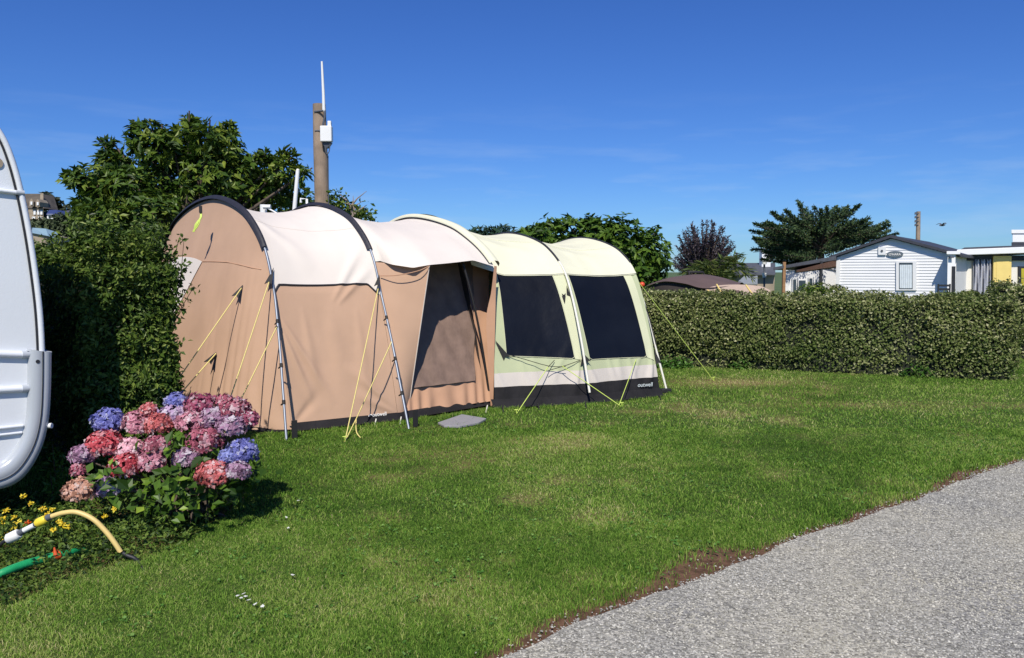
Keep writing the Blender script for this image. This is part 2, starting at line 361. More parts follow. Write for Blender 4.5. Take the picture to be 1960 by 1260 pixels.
stm = leafmat('gravel_stones', patch=(.50, .46, .35), pscale=1.3, pmix=.45, cols=[(.17, .167, .15), (.265, .26, .238), (.335, .329, .302), (.415, .405, .37), (.58, .56, .50)], rough=.85, transl=0, spec=.2)
tag(link('gravel', raw('gravel', va, fa.ravel(), np.arange(len(fa))*3, ra), stm), kind='stuff', label='loose grey stones covering the gravel path', cat='gravel')

# ------------------------------------------------------------------ grass blades
TENT_POLY = None
def inpoly(x, y, poly):
    r = np.zeros(len(x), bool); n = len(poly)
    for i in range(n):
        x1, y1 = poly[i]; x2, y2 = poly[(i+1) % n]
        c = ((y1 > y) != (y2 > y)) & (x < (x2-x1)*(y-y1)/(y2-y1+1e-12)+x1); r ^= c
    return r
tentpoly = [(-2.3, 7.12), (-1.98, 7.2), (-1.1, 7.75), (-.2, 8.5), (.5, 8.68), (.92, 8.8), (1.85, 9.35), (.2, 12.6), (-2.6, 13.2), (-5.2, 10.5)]
def blades(n, yr, hgt, wid, seed):
    g = np.random.default_rng(seed)
    y = g.uniform(yr[0]**2, yr[1]**2, n)**.5; x = g.uniform(-.70, .70, n)*(y+.3)
    e = edge_d(x, y); dw = dirt_w(x, y)
    keep = (e > dw*.9+.02*g.normal(size=n)) | ((e > .02) & (g.uniform(size=n) < .07))
    keep &= ~inpoly(x, y, tentpoly); keep &= bedness(x, y) < g.uniform(.3, 1.5, n)
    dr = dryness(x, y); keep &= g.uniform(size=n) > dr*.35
    x, y, dr, e = x[keep], y[keep], dr[keep], e[keep]; n = len(x)
    cl = vnoise(stack(x, y), 9, 11)
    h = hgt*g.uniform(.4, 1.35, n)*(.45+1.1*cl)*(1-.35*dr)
    wd = wid*g.uniform(.7, 1.3, n); th = g.uniform(0, 6.28, n); ph = g.uniform(0, 6.28, n); ln = h*g.uniform(.3, 1.5, n)
    wx, wy = np.cos(th)*wd/2, np.sin(th)*wd/2; lx, ly = np.cos(ph)*ln, np.sin(ph)*ln
    z0 = -.012
    v = np.zeros((n, 5, 3))
    v[:, 0] = np.stack([x-wx, y-wy, np.full(n, z0)], -1); v[:, 1] = np.stack([x+wx, y+wy, np.full(n, z0)], -1)
    v[:, 2] = np.stack([x+wx*.8+lx*.4, y+wy*.8+ly*.4, h*.62], -1); v[:, 3] = np.stack([x-wx*.8+lx*.4, y-wy*.8+ly*.4, h*.62], -1)
    v[:, 4] = np.stack([x+lx, y+ly, h*.95], -1)
    o = (np.arange(n)*5)[:, None]
    li = np.concatenate([o+[0, 1, 2, 3], o+[3, 2, 4]], 1).ravel()
    st = (np.arange(n)*7)[:, None]+[0, 4]
    big = vnoise(stack(x, y), .7, 21)*.45+vnoise(stack(x, y), 2.1, 22)*.35+vnoise(stack(x, y), 7, 23)*.2
    rn = np.clip(g.normal(.37, .21, n)+(big-.5)*1.0+dr*.5*g.uniform(.3, 1.2, n)+.10*np.clip((y-7.5)/2, 0, 1), 0, 1)  # far blades coloured lighter, standing in for brightness at a grazing view
    return v.reshape(-1, 3), li, st.ravel(), np.repeat(rn, 2)
def tuft_blades(spots, per, seed):
    g = np.random.default_rng(seed); P_ = np.array([[q[0], q[1]] for q in spots]); c = np.repeat(P_, per, 0)+g.normal(0, .035, (len(P_)*per, 2)); x, y = c[:, 0], c[:, 1]
    k = (edge_d(x, y) > .02) & ~inpoly(x, y, tentpoly); x, y = x[k], y[k]; n = len(x)
    h = g.uniform(.02, .055, n); wd = g.uniform(.003, .006, n); th = g.uniform(0, 6.28, n); ph = g.uniform(0, 6.28, n); ln = h*g.uniform(.2, 1., n)
    wx, wy, lx, ly = np.cos(th)*wd/2, np.sin(th)*wd/2, np.cos(ph)*ln, np.sin(ph)*ln; v = np.zeros((n, 5, 3))
    v[:, 0] = np.stack([x-wx, y-wy, np.full(n, -.01)], -1); v[:, 1] = np.stack([x+wx, y+wy, np.full(n, -.01)], -1)
    v[:, 2] = np.stack([x+wx*.8+lx*.4, y+wy*.8+ly*.4, h*.62], -1); v[:, 3] = np.stack([x-wx*.8+lx*.4, y-wy*.8+ly*.4, h*.62], -1); v[:, 4] = np.stack([x+lx, y+ly, h*.95], -1)
    o = (np.arange(n)*5)[:, None]; li = np.concatenate([o+[0, 1, 2, 3], o+[3, 2, 4]], 1).ravel(); st = ((np.arange(n)*7)[:, None]+[0, 4]).ravel()
    return v.reshape(-1, 3), li, st, np.repeat(np.clip(g.normal(.4, .2, n), 0, 1), 2)
gt = np.random.default_rng(77); spots = []
tl = [(-2.33, 7.05), (-2.0, 7.15), (-1.1, 7.68), (-.85, 7.9), (-.22, 8.42), (.5, 8.58), (.95, 8.72), (1.9, 9.28)]
for (x0_, y0_), (x1_, y1_) in zip(tl[:-1], tl[1:]):
    for t_ in gt.uniform(0, 1, 22): spots.append((x0_+(x1_-x0_)*t_+gt.normal()*.02, y0_+(y1_-y0_)*t_-.04+gt.normal()*.03))
for _ in range(40): xx_ = gt.uniform(0, 4.2); spots.append((xx_, np.interp(xx_, EX, EY)+gt.uniform(.2, .4)))
for _ in range(45): yy_ = gt.uniform(2.8, 8); spots.append((gt.uniform(-.65, .65)*yy_, yy_))
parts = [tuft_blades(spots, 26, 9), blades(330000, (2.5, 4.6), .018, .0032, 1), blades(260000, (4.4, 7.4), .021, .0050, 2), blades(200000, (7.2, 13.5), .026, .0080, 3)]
V = []; LI = []; ST = []; RN = []; vo = lo = 0
for v, li, st, rn in parts:
    V.append(v); LI.append(li+vo); ST.append(st+lo); RN.append(rn); vo += len(v); lo += len(li)
grm = leafmat('grass_blades', [(.038, .094, .016), (.115, .235, .030), (.225, .385, .056), (.39, .48, .12), (.60, .54, .27)], .65, .38, .12)
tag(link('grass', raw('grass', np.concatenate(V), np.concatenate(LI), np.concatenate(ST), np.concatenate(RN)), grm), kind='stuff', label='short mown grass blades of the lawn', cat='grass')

# ------------------------------------------------------------------ leaves
def leaf_mesh(name, p, nrm, size, asp=.5, fold=.25, rnd=None, direc=None, seed=0, up=0.):
    g = np.random.default_rng(seed+99); n = len(p); p = np.asarray(p); nrm = np.asarray(nrm)+1e-6
    nrm = nrm/np.linalg.norm(nrm, axis=1, keepdims=True)
    d = g.normal(size=(n, 3)) if direc is None else np.asarray(direc, float)
    d[:, 2] += up
    d = d-nrm*np.sum(d*nrm, 1, keepdims=True); d /= np.linalg.norm(d, axis=1, keepdims=True)+1e-9
    s = np.cross(nrm, d); sz = (size*g.uniform(.6, 1.3, n))[:, None]
    a = p; b = p+d*sz*.5+s*sz*asp*.5+nrm*sz*fold*.4; c = p+d*sz-nrm*sz*fold*.3; e = p+d*sz*.5-s*sz*asp*.5+nrm*sz*fold*.4
    v = np.stack([a, b, c, e], 1).reshape(-1, 3); o = (np.arange(n)*4)[:, None]
    li = np.concatenate([o+[0, 1, 2], o+[0, 2, 3]], 1).ravel(); st = np.arange(n*2)*3
    if rnd is None: rnd = g.uniform(0, 1, n)
    return raw(name, v, li, st, np.repeat(rnd, 2))
def tufts(p, nrm, k, g, spread=.9):
    """rosettes of k leaves radiating about an outward normal"""
    n = len(p); P_ = np.repeat(p, k, 0); N_ = np.repeat(nrm, k, 0); r = g.normal(size=(n*k, 3))
    r -= N_*np.sum(r*N_, 1, keepdims=True); r /= np.linalg.norm(r, axis=1, keepdims=True)
    d = r*spread+N_*g.uniform(.1, .7, (n*k, 1)); d[:, 2] -= .15
    ln = N_+r*-.6*g.uniform(.2, 1, (n*k, 1)); ln[:, 2] += .4
    return P_, ln, d
def sph(n, g):
    v = g.normal(size=(n, 3)); return v/np.linalg.norm(v, axis=1, keepdims=True)
def hedge_foliage(A, u, L_, wv, W_, H_, dens, size, g, rough=.10, top_grow=.12, faces=('front', 'end', 'top', 'left', 'back'), bulge=0.):
    """points on a clipped-hedge box: A corner, u unit along length, wv unit across"""
    P_ = []; N_ = []
    def face(o, e1, l1, e2, l2, nn):
        n = int(l1*l2*dens); s, t = g.uniform(0, 1, n), g.uniform(0, 1, n)
        p = o+np.outer(s*l1, e1)+np.outer(t*l2, e2)
        dep = (vnoise(p, 2.2, 2)-.5)*rough*2+(vnoise(p, 7, 3)-.5)*rough+g.uniform(-.10, .03, n)
        P_.append(p+np.outer(dep, nn)); N_.append(np.tile(nn, (n, 1))+g.normal(0, .55, (n, 3))+[0, 0, .35])
    z = np.array([0, 0, 1.]); u3 = np.array([*u, 0.]); w3 = np.array([*wv, 0.]); A = np.array([*A, 0.])
    if 'front' in faces: face(A, u3, L_, z, H_, -w3)
    if 'back' in faces: face(A+w3*W_, u3, L_, z, H_, w3)
    if 'top' in faces: face(A+z*H_, u3, L_, w3, W_, z)
    if 'left' in faces: face(A, w3, W_, z, H_, -u3)
    if 'end' in faces: face(A+u3*L_, w3, W_, z, H_, u3)
    # loose shoots on top
    k = int(L_*W_*dens*.02*top_grow/.12); s, t = g.uniform(0, L_, k), g.uniform(0, W_, k)
    for a_, b_ in zip(s, t):
        h = g.uniform(.4, 1.3)*top_grow; m_ = int(5+h*60); tt = g.uniform(0, 1, m_)
        q = A+u3*a_+w3*b_+z*H_+np.outer(tt*h, z)+np.outer(tt*g.normal()*h*.35, u3)+g.normal(0, .006, (m_, 3))
        P_.append(q); N_.append(g.normal(0, 1, (m_, 3))+[0, 0, .3])
    return np.concatenate(P_), np.concatenate(N_)
def core_box(A, u, L_, wv, W_, H_, inset=.09):
    n = 30; z = np.array([0, 0, 1.]); u3 = np.array([*u, 0.]); w3 = np.array([*wv, 0.]); A = np.array([*A, 0.])+u3*inset+w3*inset
    l, ww, h = L_-2*inset, W_-2*inset, H_-inset
    b = MB(); ring = [(0, 0), (0, h), (ww, h), (ww, 0)]
    bm_v = []
    for i in range(n+1):
        for (q, zz) in ring:
            p = A+u3*l*i/n+w3*q+z*zz; bm_v.append(p+(rng.uniform(-.03, .03, 3) if zz else 0))
    f = [(i*4+k, i*4+k+1, (i+1)*4+k+1, (i+1)*4+k) for i in range(n) for k in range(3)]+[(0, 1, 2, 3), (n*4+3, n*4+2, n*4+1, n*4)]
    b.add(bm_v, f); return b
def stems(A, u, L_, W_, wv, g, k, h=.5):
    b = MB(); u3 = np.array([*u, 0.]); w3 = np.array([*wv, 0.]); A3 = np.array([*A, 0.])
    for _ in range(k):
        p = A3+u3*g.uniform(.03, L_-.03)+w3*g.uniform(.12, W_-.12); q = p+[g.normal()*.08, g.normal()*.08, h]
        b.tube([p-[0, 0, .03], (p+q)/2+g.normal(0, .02, 3), q], [.014, .011, .008], 5)
    return b

g = np.random.default_rng(15); n = 9000; y = g.uniform(2.6**2, 9.**2, n)**.5; x = g.uniform(-.7, .7, n)*(y+.3)
k = (edge_d(x, y) > .08) & ~inpoly(x, y, tentpoly) & (bedness(x, y) < .5) & (vnoise(stack(x, y), 3.5, 41) > .56); x, y = x[k], y[k]
p = np.repeat(stack(x, y), 3, 0)+g.normal(0, .006, (len(x)*3, 3)); p[:, 2] = g.uniform(.012, .024, len(p))
tag(link('clover', leaf_mesh('clover', p, g.normal(0, .3, p.shape)+[0, 0, 1], .017, .85, .1, seed=4), leafmat('clover_leaves', [(.05, .13, .02), (.10, .24, .04), (.22, .36, .09)], .6, .3, .2)), kind='stuff', label='small clover leaves scattered through the lawn', cat='clover')

# ------------------------------------------------------------------ clipped hedge on the right
g = np.random.default_rng(21)
hl = G(1200, 698)[:2]; hr = G(1945, 731)[:2]
hl = hl+(hl-hr)/np.linalg.norm(hl-hr)*2.6
u = (hr-hl); Lh = np.linalg.norm(u); u = u/Lh; wv = np.array([-u[1], u[0]])
HH = 1.09
hb = thing('clipped_hedge', (*((hl+hr)/2), 0), 'long waist-high clipped olive green hedge behind the lawn on the right', 'hedge')
p, nn = hedge_foliage(hl, u, Lh, wv, .85, HH, 4300, .04, g, rough=.10, top_grow=.10)
z = p[:, 2]
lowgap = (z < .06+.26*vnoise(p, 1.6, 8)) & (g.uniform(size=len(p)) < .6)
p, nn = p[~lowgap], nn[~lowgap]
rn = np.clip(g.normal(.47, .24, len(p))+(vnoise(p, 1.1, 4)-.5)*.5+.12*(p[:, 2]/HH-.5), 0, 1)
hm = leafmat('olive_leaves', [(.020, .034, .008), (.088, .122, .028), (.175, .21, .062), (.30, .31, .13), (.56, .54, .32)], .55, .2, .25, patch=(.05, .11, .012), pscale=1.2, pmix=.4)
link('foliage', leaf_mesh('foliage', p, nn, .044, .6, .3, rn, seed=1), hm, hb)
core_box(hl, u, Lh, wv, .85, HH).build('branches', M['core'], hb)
# second hedge beyond the gap at the right edge
q0 = G(1952, 700)[:2]; q0 = np.array([q0[0]+.25, q0[1]+.9]); u2 = np.array([.97, -.24])
hb2 = thing('clipped_hedge', (*q0, 0), 'clipped hedge beyond the gap at the far right edge of the lawn', 'hedge')
w2 = np.array([.24, .97])
p, nn = hedge_foliage(q0, u2, 2.5, w2, .8, 1.25, 2200, .05, g, rough=.1)
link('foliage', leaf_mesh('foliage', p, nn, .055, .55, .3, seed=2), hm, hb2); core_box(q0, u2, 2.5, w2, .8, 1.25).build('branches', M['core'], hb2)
# weeds at the hedge foot
pz = []
for cx_, cy_, r_, n_ in ((1290, 705, .28, 420), (1345, 700, .30, 500), (1420, 706, .22, 260), (1500, 708, .25, 220), (1700, 716, .3, 260), (1760, 722, .25, 200)):
    c0 = G(cx_, cy_); d = sph(n_, g)*[r_, .14, .22]; d[:, 2] = np.abs(d[:, 2])*g.uniform(.2, 1.0, n_); pz.append(c0+d)
p = np.concatenate(pz); wm = leafmat('weed_leaves', [(.03, .08, .012), (.06, .16, .02), (.12, .24, .04)], .5, .3)
tag(link('weeds', leaf_mesh('weeds', p, g.normal(0, .6, (len(p), 3))+[0, -.3, 1], .06, .6, .2, seed=3), wm), kind='stuff', label='low green weeds growing along the foot of the clipped hedge', cat='weeds')

# ------------------------------------------------------------------ privet hedge on the left
g = np.random.default_rng(31)
AA = np.array([-2.92, 5.34]); uh = np.array([-.67, .742]); uw = np.array([.742, .67]); HW = .60; HL = 4.6; HT = 1.54
lh = thing('privet_hedge', (*AA, 0), 'tall leafy green privet hedge between the caravan and the tan tent', 'hedge')
p, nn = hedge_foliage(AA, uh, HL, uw, HW, HT, 4300, .04, g, rough=.16, top_grow=.20, faces=('front', 'left', 'top', 'back'))
# denser sunlit end
p2, n2 = hedge_foliage(AA, uh, .5, uw, HW, HT, 6500, .04, g, rough=.16, top_grow=.30, faces=('left', 'top', 'back'))
p = np.concatenate([p, p2]); nn = np.concatenate([nn, n2])
k = ~((p[:, 2] < .5) & (g.uniform(size=len(p)) < .6*(1-p[:, 2]/.5)))
p, nn = p[k], nn[k]
pm = leafmat('privet_leaves', [(.014, .030, .005), (.035, .070, .009), (.07, .125, .016), (.13, .19, .03), (.25, .30, .07)], .5, .22, .3)
rn = np.clip(g.normal(.50, .22, len(p))+(vnoise(p, 3, 4)-.5)*.4, 0, 1)
# long loose sprays reaching over the tent
sp = []; sn = []; bb = MB()
for (a0, a1) in (((330, 600), (352, 460)), ((322, 640), (372, 548)), ((318, 560), (362, 505)), ((320, 520), (345, 452)), ((318, 700), (345, 655)), ((315, 620), (350, 590)), ((300, 480), (312, 432)), ((250, 470), (262, 425)), ((200, 465), (190, 425)), ((150, 460), (140, 425)), ((325, 560), (330, 470))):
    A_, B_ = P(*a0, 5.75), P(*a1, 5.75); bb.tube([A_, (A_+B_)/2+g.normal(0, .015, 3), B_], [.004, .003, .0015], 4)
    t = g.uniform(.15, 1, 34)[:, None]; sp.append(A_+(B_-A_)*t+g.normal(0, .018, (34, 3))); sn.append(g.normal(0, 1, (34, 3)))
p = np.concatenate([p]+sp); nn = np.concatenate([nn]+sn); rn = np.concatenate([rn, g.uniform(.2, .8, len(p)-len(rn))])
link('foliage', leaf_mesh('foliage', p, nn, .043, .5, .3, rn, seed=5), pm, lh)
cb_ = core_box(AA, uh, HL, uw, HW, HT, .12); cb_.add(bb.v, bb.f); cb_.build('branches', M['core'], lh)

# ------------------------------------------------------------------ trees
def tree(name, label, base, clumps, mat_leaf, size, per, g, asp=.5, tuft=0, trunk_r=.12, up=.3, group=None, cat='tree', flat=1., limbs=True, shell=(.55, 1.08), fork=None):
    t = thing(name, base, label, cat, group); base = np.array(base, float)
    c0 = np.mean([c[:3] for c in clumps], 0); fk = np.array(fork, float) if fork is not None else base+(c0-base)*.5
    b = MB(); b.tube([base-[0, 0, .1], (base+fk)/2+g.normal(0, .05, 3), fk], [trunk_r, trunk_r*.8, trunk_r*.62], 9)
    if limbs:
        for c in clumps:
            e = np.array(c[:3]); m_ = (fk+e)/2+g.normal(0, .08, 3)+[0, 0, .05]
            b.tube([fk, m_, e+(e-fk)*.05], [trunk_r*.36, trunk_r*.2, trunk_r*.07], 5)
    b.build('trunk', M['bark'], t)
    PP = []; NN = []
    for (x, y, z, r) in clumps:
        n = int(per*r*r); d = sph(n, g); rr = g.uniform(shell[0], shell[1], n)**.8
        q = np.array([x, y, z])+d*(rr*r*(1+.3*(vnoise(d*2+[x, y, z], 1.5, 5)-.5)*2))[:, None]*[1, 1, flat]
        PP.append(q); NN.append(d+g.normal(0, .4, (n, 3))+[0, 0, up])
    p = np.concatenate(PP); nn = np.concatenate(NN); nn /= np.linalg.norm(nn, axis=1, keepdims=True)
    rn = None
    if tuft:
        base_r = g.uniform(0, 1, len(p)); p, nn, dr = tufts(p, nn, tuft, g); rn = np.clip(np.repeat(base_r, tuft)*.7+g.uniform(0, .3, len(p)), 0, 1)
        me_ = leaf_mesh('crown', p, nn, size, asp, .2, rn, direc=dr, seed=11)
    else: me_ = leaf_mesh('crown', p, nn, size, asp, .3, seed=12)
    link('crown', me_, mat_leaf, t); return t
g = np.random.default_rng(41)
fig = leafmat('fig_leaves', [(.014, .034, .005), (.034, .075, .009), (.075, .135, .015), (.14, .20, .025), (.24, .29, .045)], .45, .22, .3)
cl = []
def cp(px, py, Y, rp): q = P(px, py, Y); cl.append((q[0], q[1], q[2], rp*Y/F))
for (px, py, rp, dy) in ((400, 330, 75, 0), (330, 345, 80, .2), (250, 370, 70, -.2), (460, 350, 65, .1), (300, 290, 50, 0), (275, 262, 30, 0), (355, 262, 32, .2), (362, 240, 20, .1), (395, 268, 34, -.1),
                         (420, 265, 30, .1), (438, 252, 18, 0), (215, 330, 45, 0), (210, 300, 22, 0), (172, 345, 34, -.2), (150, 345, 20, -.2), (180, 395, 45, -.2), (165, 395, 25, 0),
                         (200, 430, 60, -.4), (500, 330, 48, .1), (535, 325, 32, 0), (552, 308, 22, 0), (572, 335, 20, 0), (520, 370, 50, .2), (300, 420, 70, -.3), (390, 400, 70, .3), (470, 400, 60, .3), (265, 275, 22, 0), (236, 318, 24, 0), (330, 270, 30, 0),
                         (240, 420, 60, 0), (560, 372, 28, .3), (440, 290, 34, 0), (200, 360, 40, .2), (480, 310, 25, 0), (362, 226, 11, 0), (366, 250, 16, 0), (400, 242, 12, 0), (440, 246, 12, 0), (258, 242, 13, 0), (290, 240, 14, 0), (312, 250, 14, 0), (425, 258, 14, 0), (200, 278, 13, 0), (222, 282, 14, 0), (548, 292, 12, 0), (505, 300, 16, 0), (135, 338, 12, 0), (128, 345, 8, 0), (586, 330, 9, 0), (345, 300, 50, .2), (420, 315, 45, .2), (230, 345, 40, .1)):
    cp(px, py, 12.2+dy*2.2, rp*(.72 if rp > 48 else .78))
fb = P(360, 560, 12.4); tree('fig_tree', 'large dark green tree with palmate leaves behind the tan tent', (fb[0], fb[1], 0), cl, fig, .135, 1150, g, .36, 6, .16, fork=(fb[0], fb[1], 1.7))
# inner shade mass of the crown comes from a second, plainer tree further back
g = np.random.default_rng(43)
cl = []; 
for (px, py, rp) in ((330, 370, 75), (420, 370, 75), (250, 400, 60), (500, 385, 45), (180, 430, 45), (590, 385, 22), (640, 392, 22), (575, 395, 25), (665, 398, 16), (625, 385, 24), (690, 410, 14)):
    cp(px, py, 15.5, rp)
fb = P(400, 560, 15.5); tree('broadleaf_tree', 'lower dark leafy tree behind the palmate tree and around the wooden pole', (fb[0], fb[1], 0), cl, leafmat('dull_leaves', [(.012, .028, .008), (.026, .060, .014), (.05, .10, .022), (.09, .14, .035)], .5, .2), .11, 800, g, .5, 3, .14, fork=(fb[0], fb[1], 1.6))
# broad green tree behind the green awning
g = np.random.default_rng(47); cl = []
for (px, py, rp) in ((1010, 462, 34), (1050, 455, 38), (1100, 448, 36), (1145, 452, 42), (1190, 462, 48), (1235, 482, 46), (1255, 500, 34), (1170, 500, 60), (1100, 495, 50), (1215, 520, 50), (1030, 440, 14), (1085, 425, 12), (1130, 425, 16), (1175, 430, 16), (1255, 447, 13), (985, 455, 18), (1060, 430, 14), (1150, 545, 50), (1235, 550, 40), (1040, 500, 45)):
    cp(px, py, 21, rp*.88)
fb = P(1160, 560, 21); tree('broadleaf_tree', 'wide bright green tree behind the green awning', (fb[0], fb[1], 0), cl, leafmat('bright_leaves', [(.020, .045, .006), (.042, .095, .010), (.085, .16, .016), (.15, .23, .03)], .5, .22, .3), .19, 560, g, .45, 5, .2, fork=(fb[0], fb[1], 1.2))
# distant dark pine behind it
g = np.random.default_rng(48); cl = []
for (px, py, rp) in ((905, 452, 12), (930, 447, 13), (955, 445, 13), (978, 448, 12), (930, 460, 16), (965, 460, 16)): cp(px, py, 60, rp)
fb = P(940, 540, 60); tree('pine_tree', 'distant rounded blue green pine above the saddle of the green awning', (fb[0], fb[1], 0), cl, leafmat('pine_needles', [(.012, .035, .022), (.025, .06, .035), (.04, .085, .04)], .6, .1), .5, 160, g, .3, 4, .3, fork=(fb[0], fb[1], 3))
# bare twiggy shrub
g = np.random.default_rng(49); b0 = P(676, 440, 14); t = thing('bare_shrub', (b0[0], b0[1], 0), 'half bare grey twiggy shrub just right of the wooden pole', 'shrub')
b = MB(); 
for (a, z_) in (((672, 395), (650, 372)), ((672, 395), (702, 366)), ((680, 410), (676, 375)), ((680, 400), (694, 385)), ((670, 400), (658, 388)), ((682, 405), (703, 392))):
    A_ = P(*a, 14); B_ = P(*z_, 14); b.tube([A_, (A_+B_)/2+g.normal(0, .02, 3), B_], [.02, .012, .004], 5)
b.tube([(b0[0], b0[1], -.05), P(680, 440, 14), P(672, 395, 14)], [.05, .035, .02], 6)
b.build('branches', M['deadwood'], t)
pp = np.concatenate([P(x_, y_, 14)+g.normal(0, s_, (60, 3)) for x_, y_, s_ in ((690, 412, .10), (705, 418, .08), (678, 420, .10), (662, 398, .06), (640, 388, .09))])
link('foliage', leaf_mesh('foliage', pp, g.normal(0, 1, pp.shape), .09, .5, .3, seed=7), fig, t)
# fronds: cypress and purple plum
def frondtree(name, label, base, cen, fronds, m, size, g, thick, per, cat='tree', trunk=.2):
    t = thing(name, base, label, cat); b = MB(); cen = np.array(cen)
    b.tube([np.array(base)-[0, 0, .1], np.array(base)*.4+cen*.6, cen], [trunk, trunk*.7, trunk*.5], 8)
    PP = []; NN = []; DD = []
    for (o, e) in fronds:
        o = np.array(o); e = np.array(e); d = e-o; ln = np.linalg.norm(d)
        b.tube([cen, (cen+o)/2, o, e], [trunk*.3, trunk*.22, trunk*.15, .01], 4)
        n = int(per*ln); s = g.uniform(0, 1, n)**.9; th = thick*(1-.75*s)*(.5+.8*np.sin(np.pi*np.clip(s+.15, 0, 1)))
        q = o+np.outer(s, d)+np.outer(np.ones(n), [0, 0, .06*ln])*(s**2)[:, None]+g.normal(0, 1, (n, 3))*th[:, None]*[1, 1, .55]
        PP.append(q); NN.append(g.normal(0, .8, (n, 3))+[0, 0, .8]); DD.append(d/ln+g.normal(0, .45, (n, 3)))
    b.build('trunk', M['bark'], t)
    link('crown', leaf_mesh('crown', np.concatenate(PP), np.concatenate(NN), size, .35, .2, direc=np.concatenate(DD), seed=13), m, t); return t
g = np.random.default_rng(53); Yc = 36; fr = []
cen = P(1572, 478, Yc)
tips = [(1442, 462), (1440, 448), (1448, 438), (1455, 430), (1445, 470), (1462, 480), (1475, 412), (1490, 418), (1505, 408), (1526, 392), (1540, 408), (1560, 404), (1583, 402), (1600, 402), (1622, 402), (1640, 398), (1618, 412), (1658, 420), (1662, 428), (1640, 425), (1700, 434), (1690, 446), (1665, 450), (1702, 452), (1645, 462), (1460, 455), (1480, 445), (1500, 435), (1520, 425), (1550, 425), (1580, 425), (1610, 432), (1630, 445), (1600, 455), (1560, 445), (1530, 450), (1500, 460), (1480, 470), (1470, 490), (1500, 488), (1530, 480), (1560, 470), (1600, 475), (1630, 470), (1448, 480), (1470, 500), (1490, 505), (1452, 468), (1510, 492), (1455, 498), (1660, 440), (1678, 455), (1545, 435), (1515, 445), (1590, 440)]
for (tx, ty) in tips:
    for _ in range(2):
        e = P(tx+g.normal()*5, ty+g.normal()*3, Yc+g.normal()*1.3); dd_ = e-cen; o = cen+dd_*[.32, .32, .80]*g.uniform(.6, 1.1)+g.normal(0, .12, 3)+[0, 0, -.12]; fr.append((o, e))
cb = P(1568, 560, Yc)
cym = leafmat('cypress_sprays', [(.014, .034, .014), (.028, .060, .022), (.05, .090, .028), (.085, .125, .035)], .6, .08)
frondtree('cypress_tree', 'flat topped dark cypress with feathery layered boughs behind the white mobile home', (cb[0], cb[1], 0), cen, fr, cym, .15, g, .16, 210, trunk=.28)
g = np.random.default_rng(54); Yc = 30; fr = []; cen = P(1345, 535, Yc)
for i in range(165):
    a = R(g.uniform(-88, 88)); L_ = g.uniform(.55, 1.0); tx = 1348+67*math.sin(a)*L_; ty = 520-98*math.cos(a)*L_
    e = P(tx, ty, Yc+g.normal()*.7); o = cen+(e-cen)*g.uniform(.2, .55); fr.append((o, e))
cb = P(1345, 560, Yc)
pum = leafmat('purple_leaves', [(.022, .018, .030), (.045, .035, .055), (.075, .055, .070), (.11, .085, .09)], .5, .12)
frondtree('plum_tree', 'purple leaved tree with upright twigs between the green tree and the cypress', (cb[0], cb[1], 0), cen, fr, pum, .12, g, .075, 62, trunk=.14)
# palm
g = np.random.default_rng(55); pb = P(1370, 545, 26); t = thing('palm', (pb[0], pb[1], 0), 'short palm with arching yellow green fronds under the purple tree', 'palm')
b = MB(); b.tube([(pb[0], pb[1], -.1), (pb[0], pb[1], .6), pb], [.22, .2, .16], 9); b.build('trunk', M['bark'], t)
PP = []; NN = []; DD = []
for (tx, ty, md) in ((1415, 487, 0), (1432, 520, 6), (1438, 532, 14), (1400, 500, 0), (1395, 535, 8), (1345, 505, 4), (1325, 515, 8), (1310, 525, 10), (1360, 500, 0), (1420, 505, 4), (1340, 530, 8), (1405, 545, 10), (1385, 492, 0)):
    e = P(tx, ty, 26+g.normal()*.5); m_ = (pb+e)/2+[0, 0, .25+md*.01]; pa = smooth_path([pb, m_, e], 26)
    tan = np.gradient(pa, axis=0); tan /= np.linalg.norm(tan, axis=1, keepdims=True); sd = np.cross(tan, [0, 0, 1.]); sd /= np.linalg.norm(sd, axis=1, keepdims=True)+1e-9
    for sg in (-1, 1):
        for _ in range(2):
            PP.append(pa[4:]); DD.append(tan[4:]*.6+sg*sd[4:]+g.normal(0, .1, sd[4:].shape)-[0, 0, .25]); NN.append(np.tile([0, 0, 1.], (22, 1))+g.normal(0, .3, (22, 3)))
link('fronds', leaf_mesh('fronds', np.concatenate(PP), np.concatenate(NN), .34, .13, .1, direc=np.concatenate(DD), seed=8), leafmat('palm_leaves', [(.05, .08, .015), (.10, .15, .03), (.22, .24, .07)], .4, .2), t)

# ------------------------------------------------------------------ tents
PROF = np.array([(1, 0), (.945, .19), (.89, .375), (.8, .61), (.706, .77), (.55, .885), (.4, .943), (.2, .985), (0, 1)])
_pp = smooth_path(np.concatenate([PROF, (PROF*[-1, 1])[::-1][1:]]), 600)
class Arch:
    def __init__(s, near, apex, H, far=None):
        s.n = np.array(near, float); s.h = (np.array(apex, float)-s.n); s.H = H; s.c = np.array(apex, float); s.hf = s.h if far is None else np.array(far, float)-s.c
        u, z = _pp[:, 0], _pp[:, 1]
        wv_ = np.where(u[:, None] >= 0, -u[:, None]*s.h, -u[:, None]*s.hf)
        s.p = np.concatenate([s.c+wv_, (z*H)[:, None]], 1)
        d = np.concatenate([[0], np.cumsum(np.linalg.norm(np.diff(s.p, axis=0), axis=1))]); mid = d[299]
        s.b = d/d[-1]
    def at(s, b): return np.stack([np.interp(b, s.b, s.p[:, k]) for k in range(3)], -1)
    def bz(s, z): k = 290; return np.interp(z, s.p[:k, 2], s.b[:k])
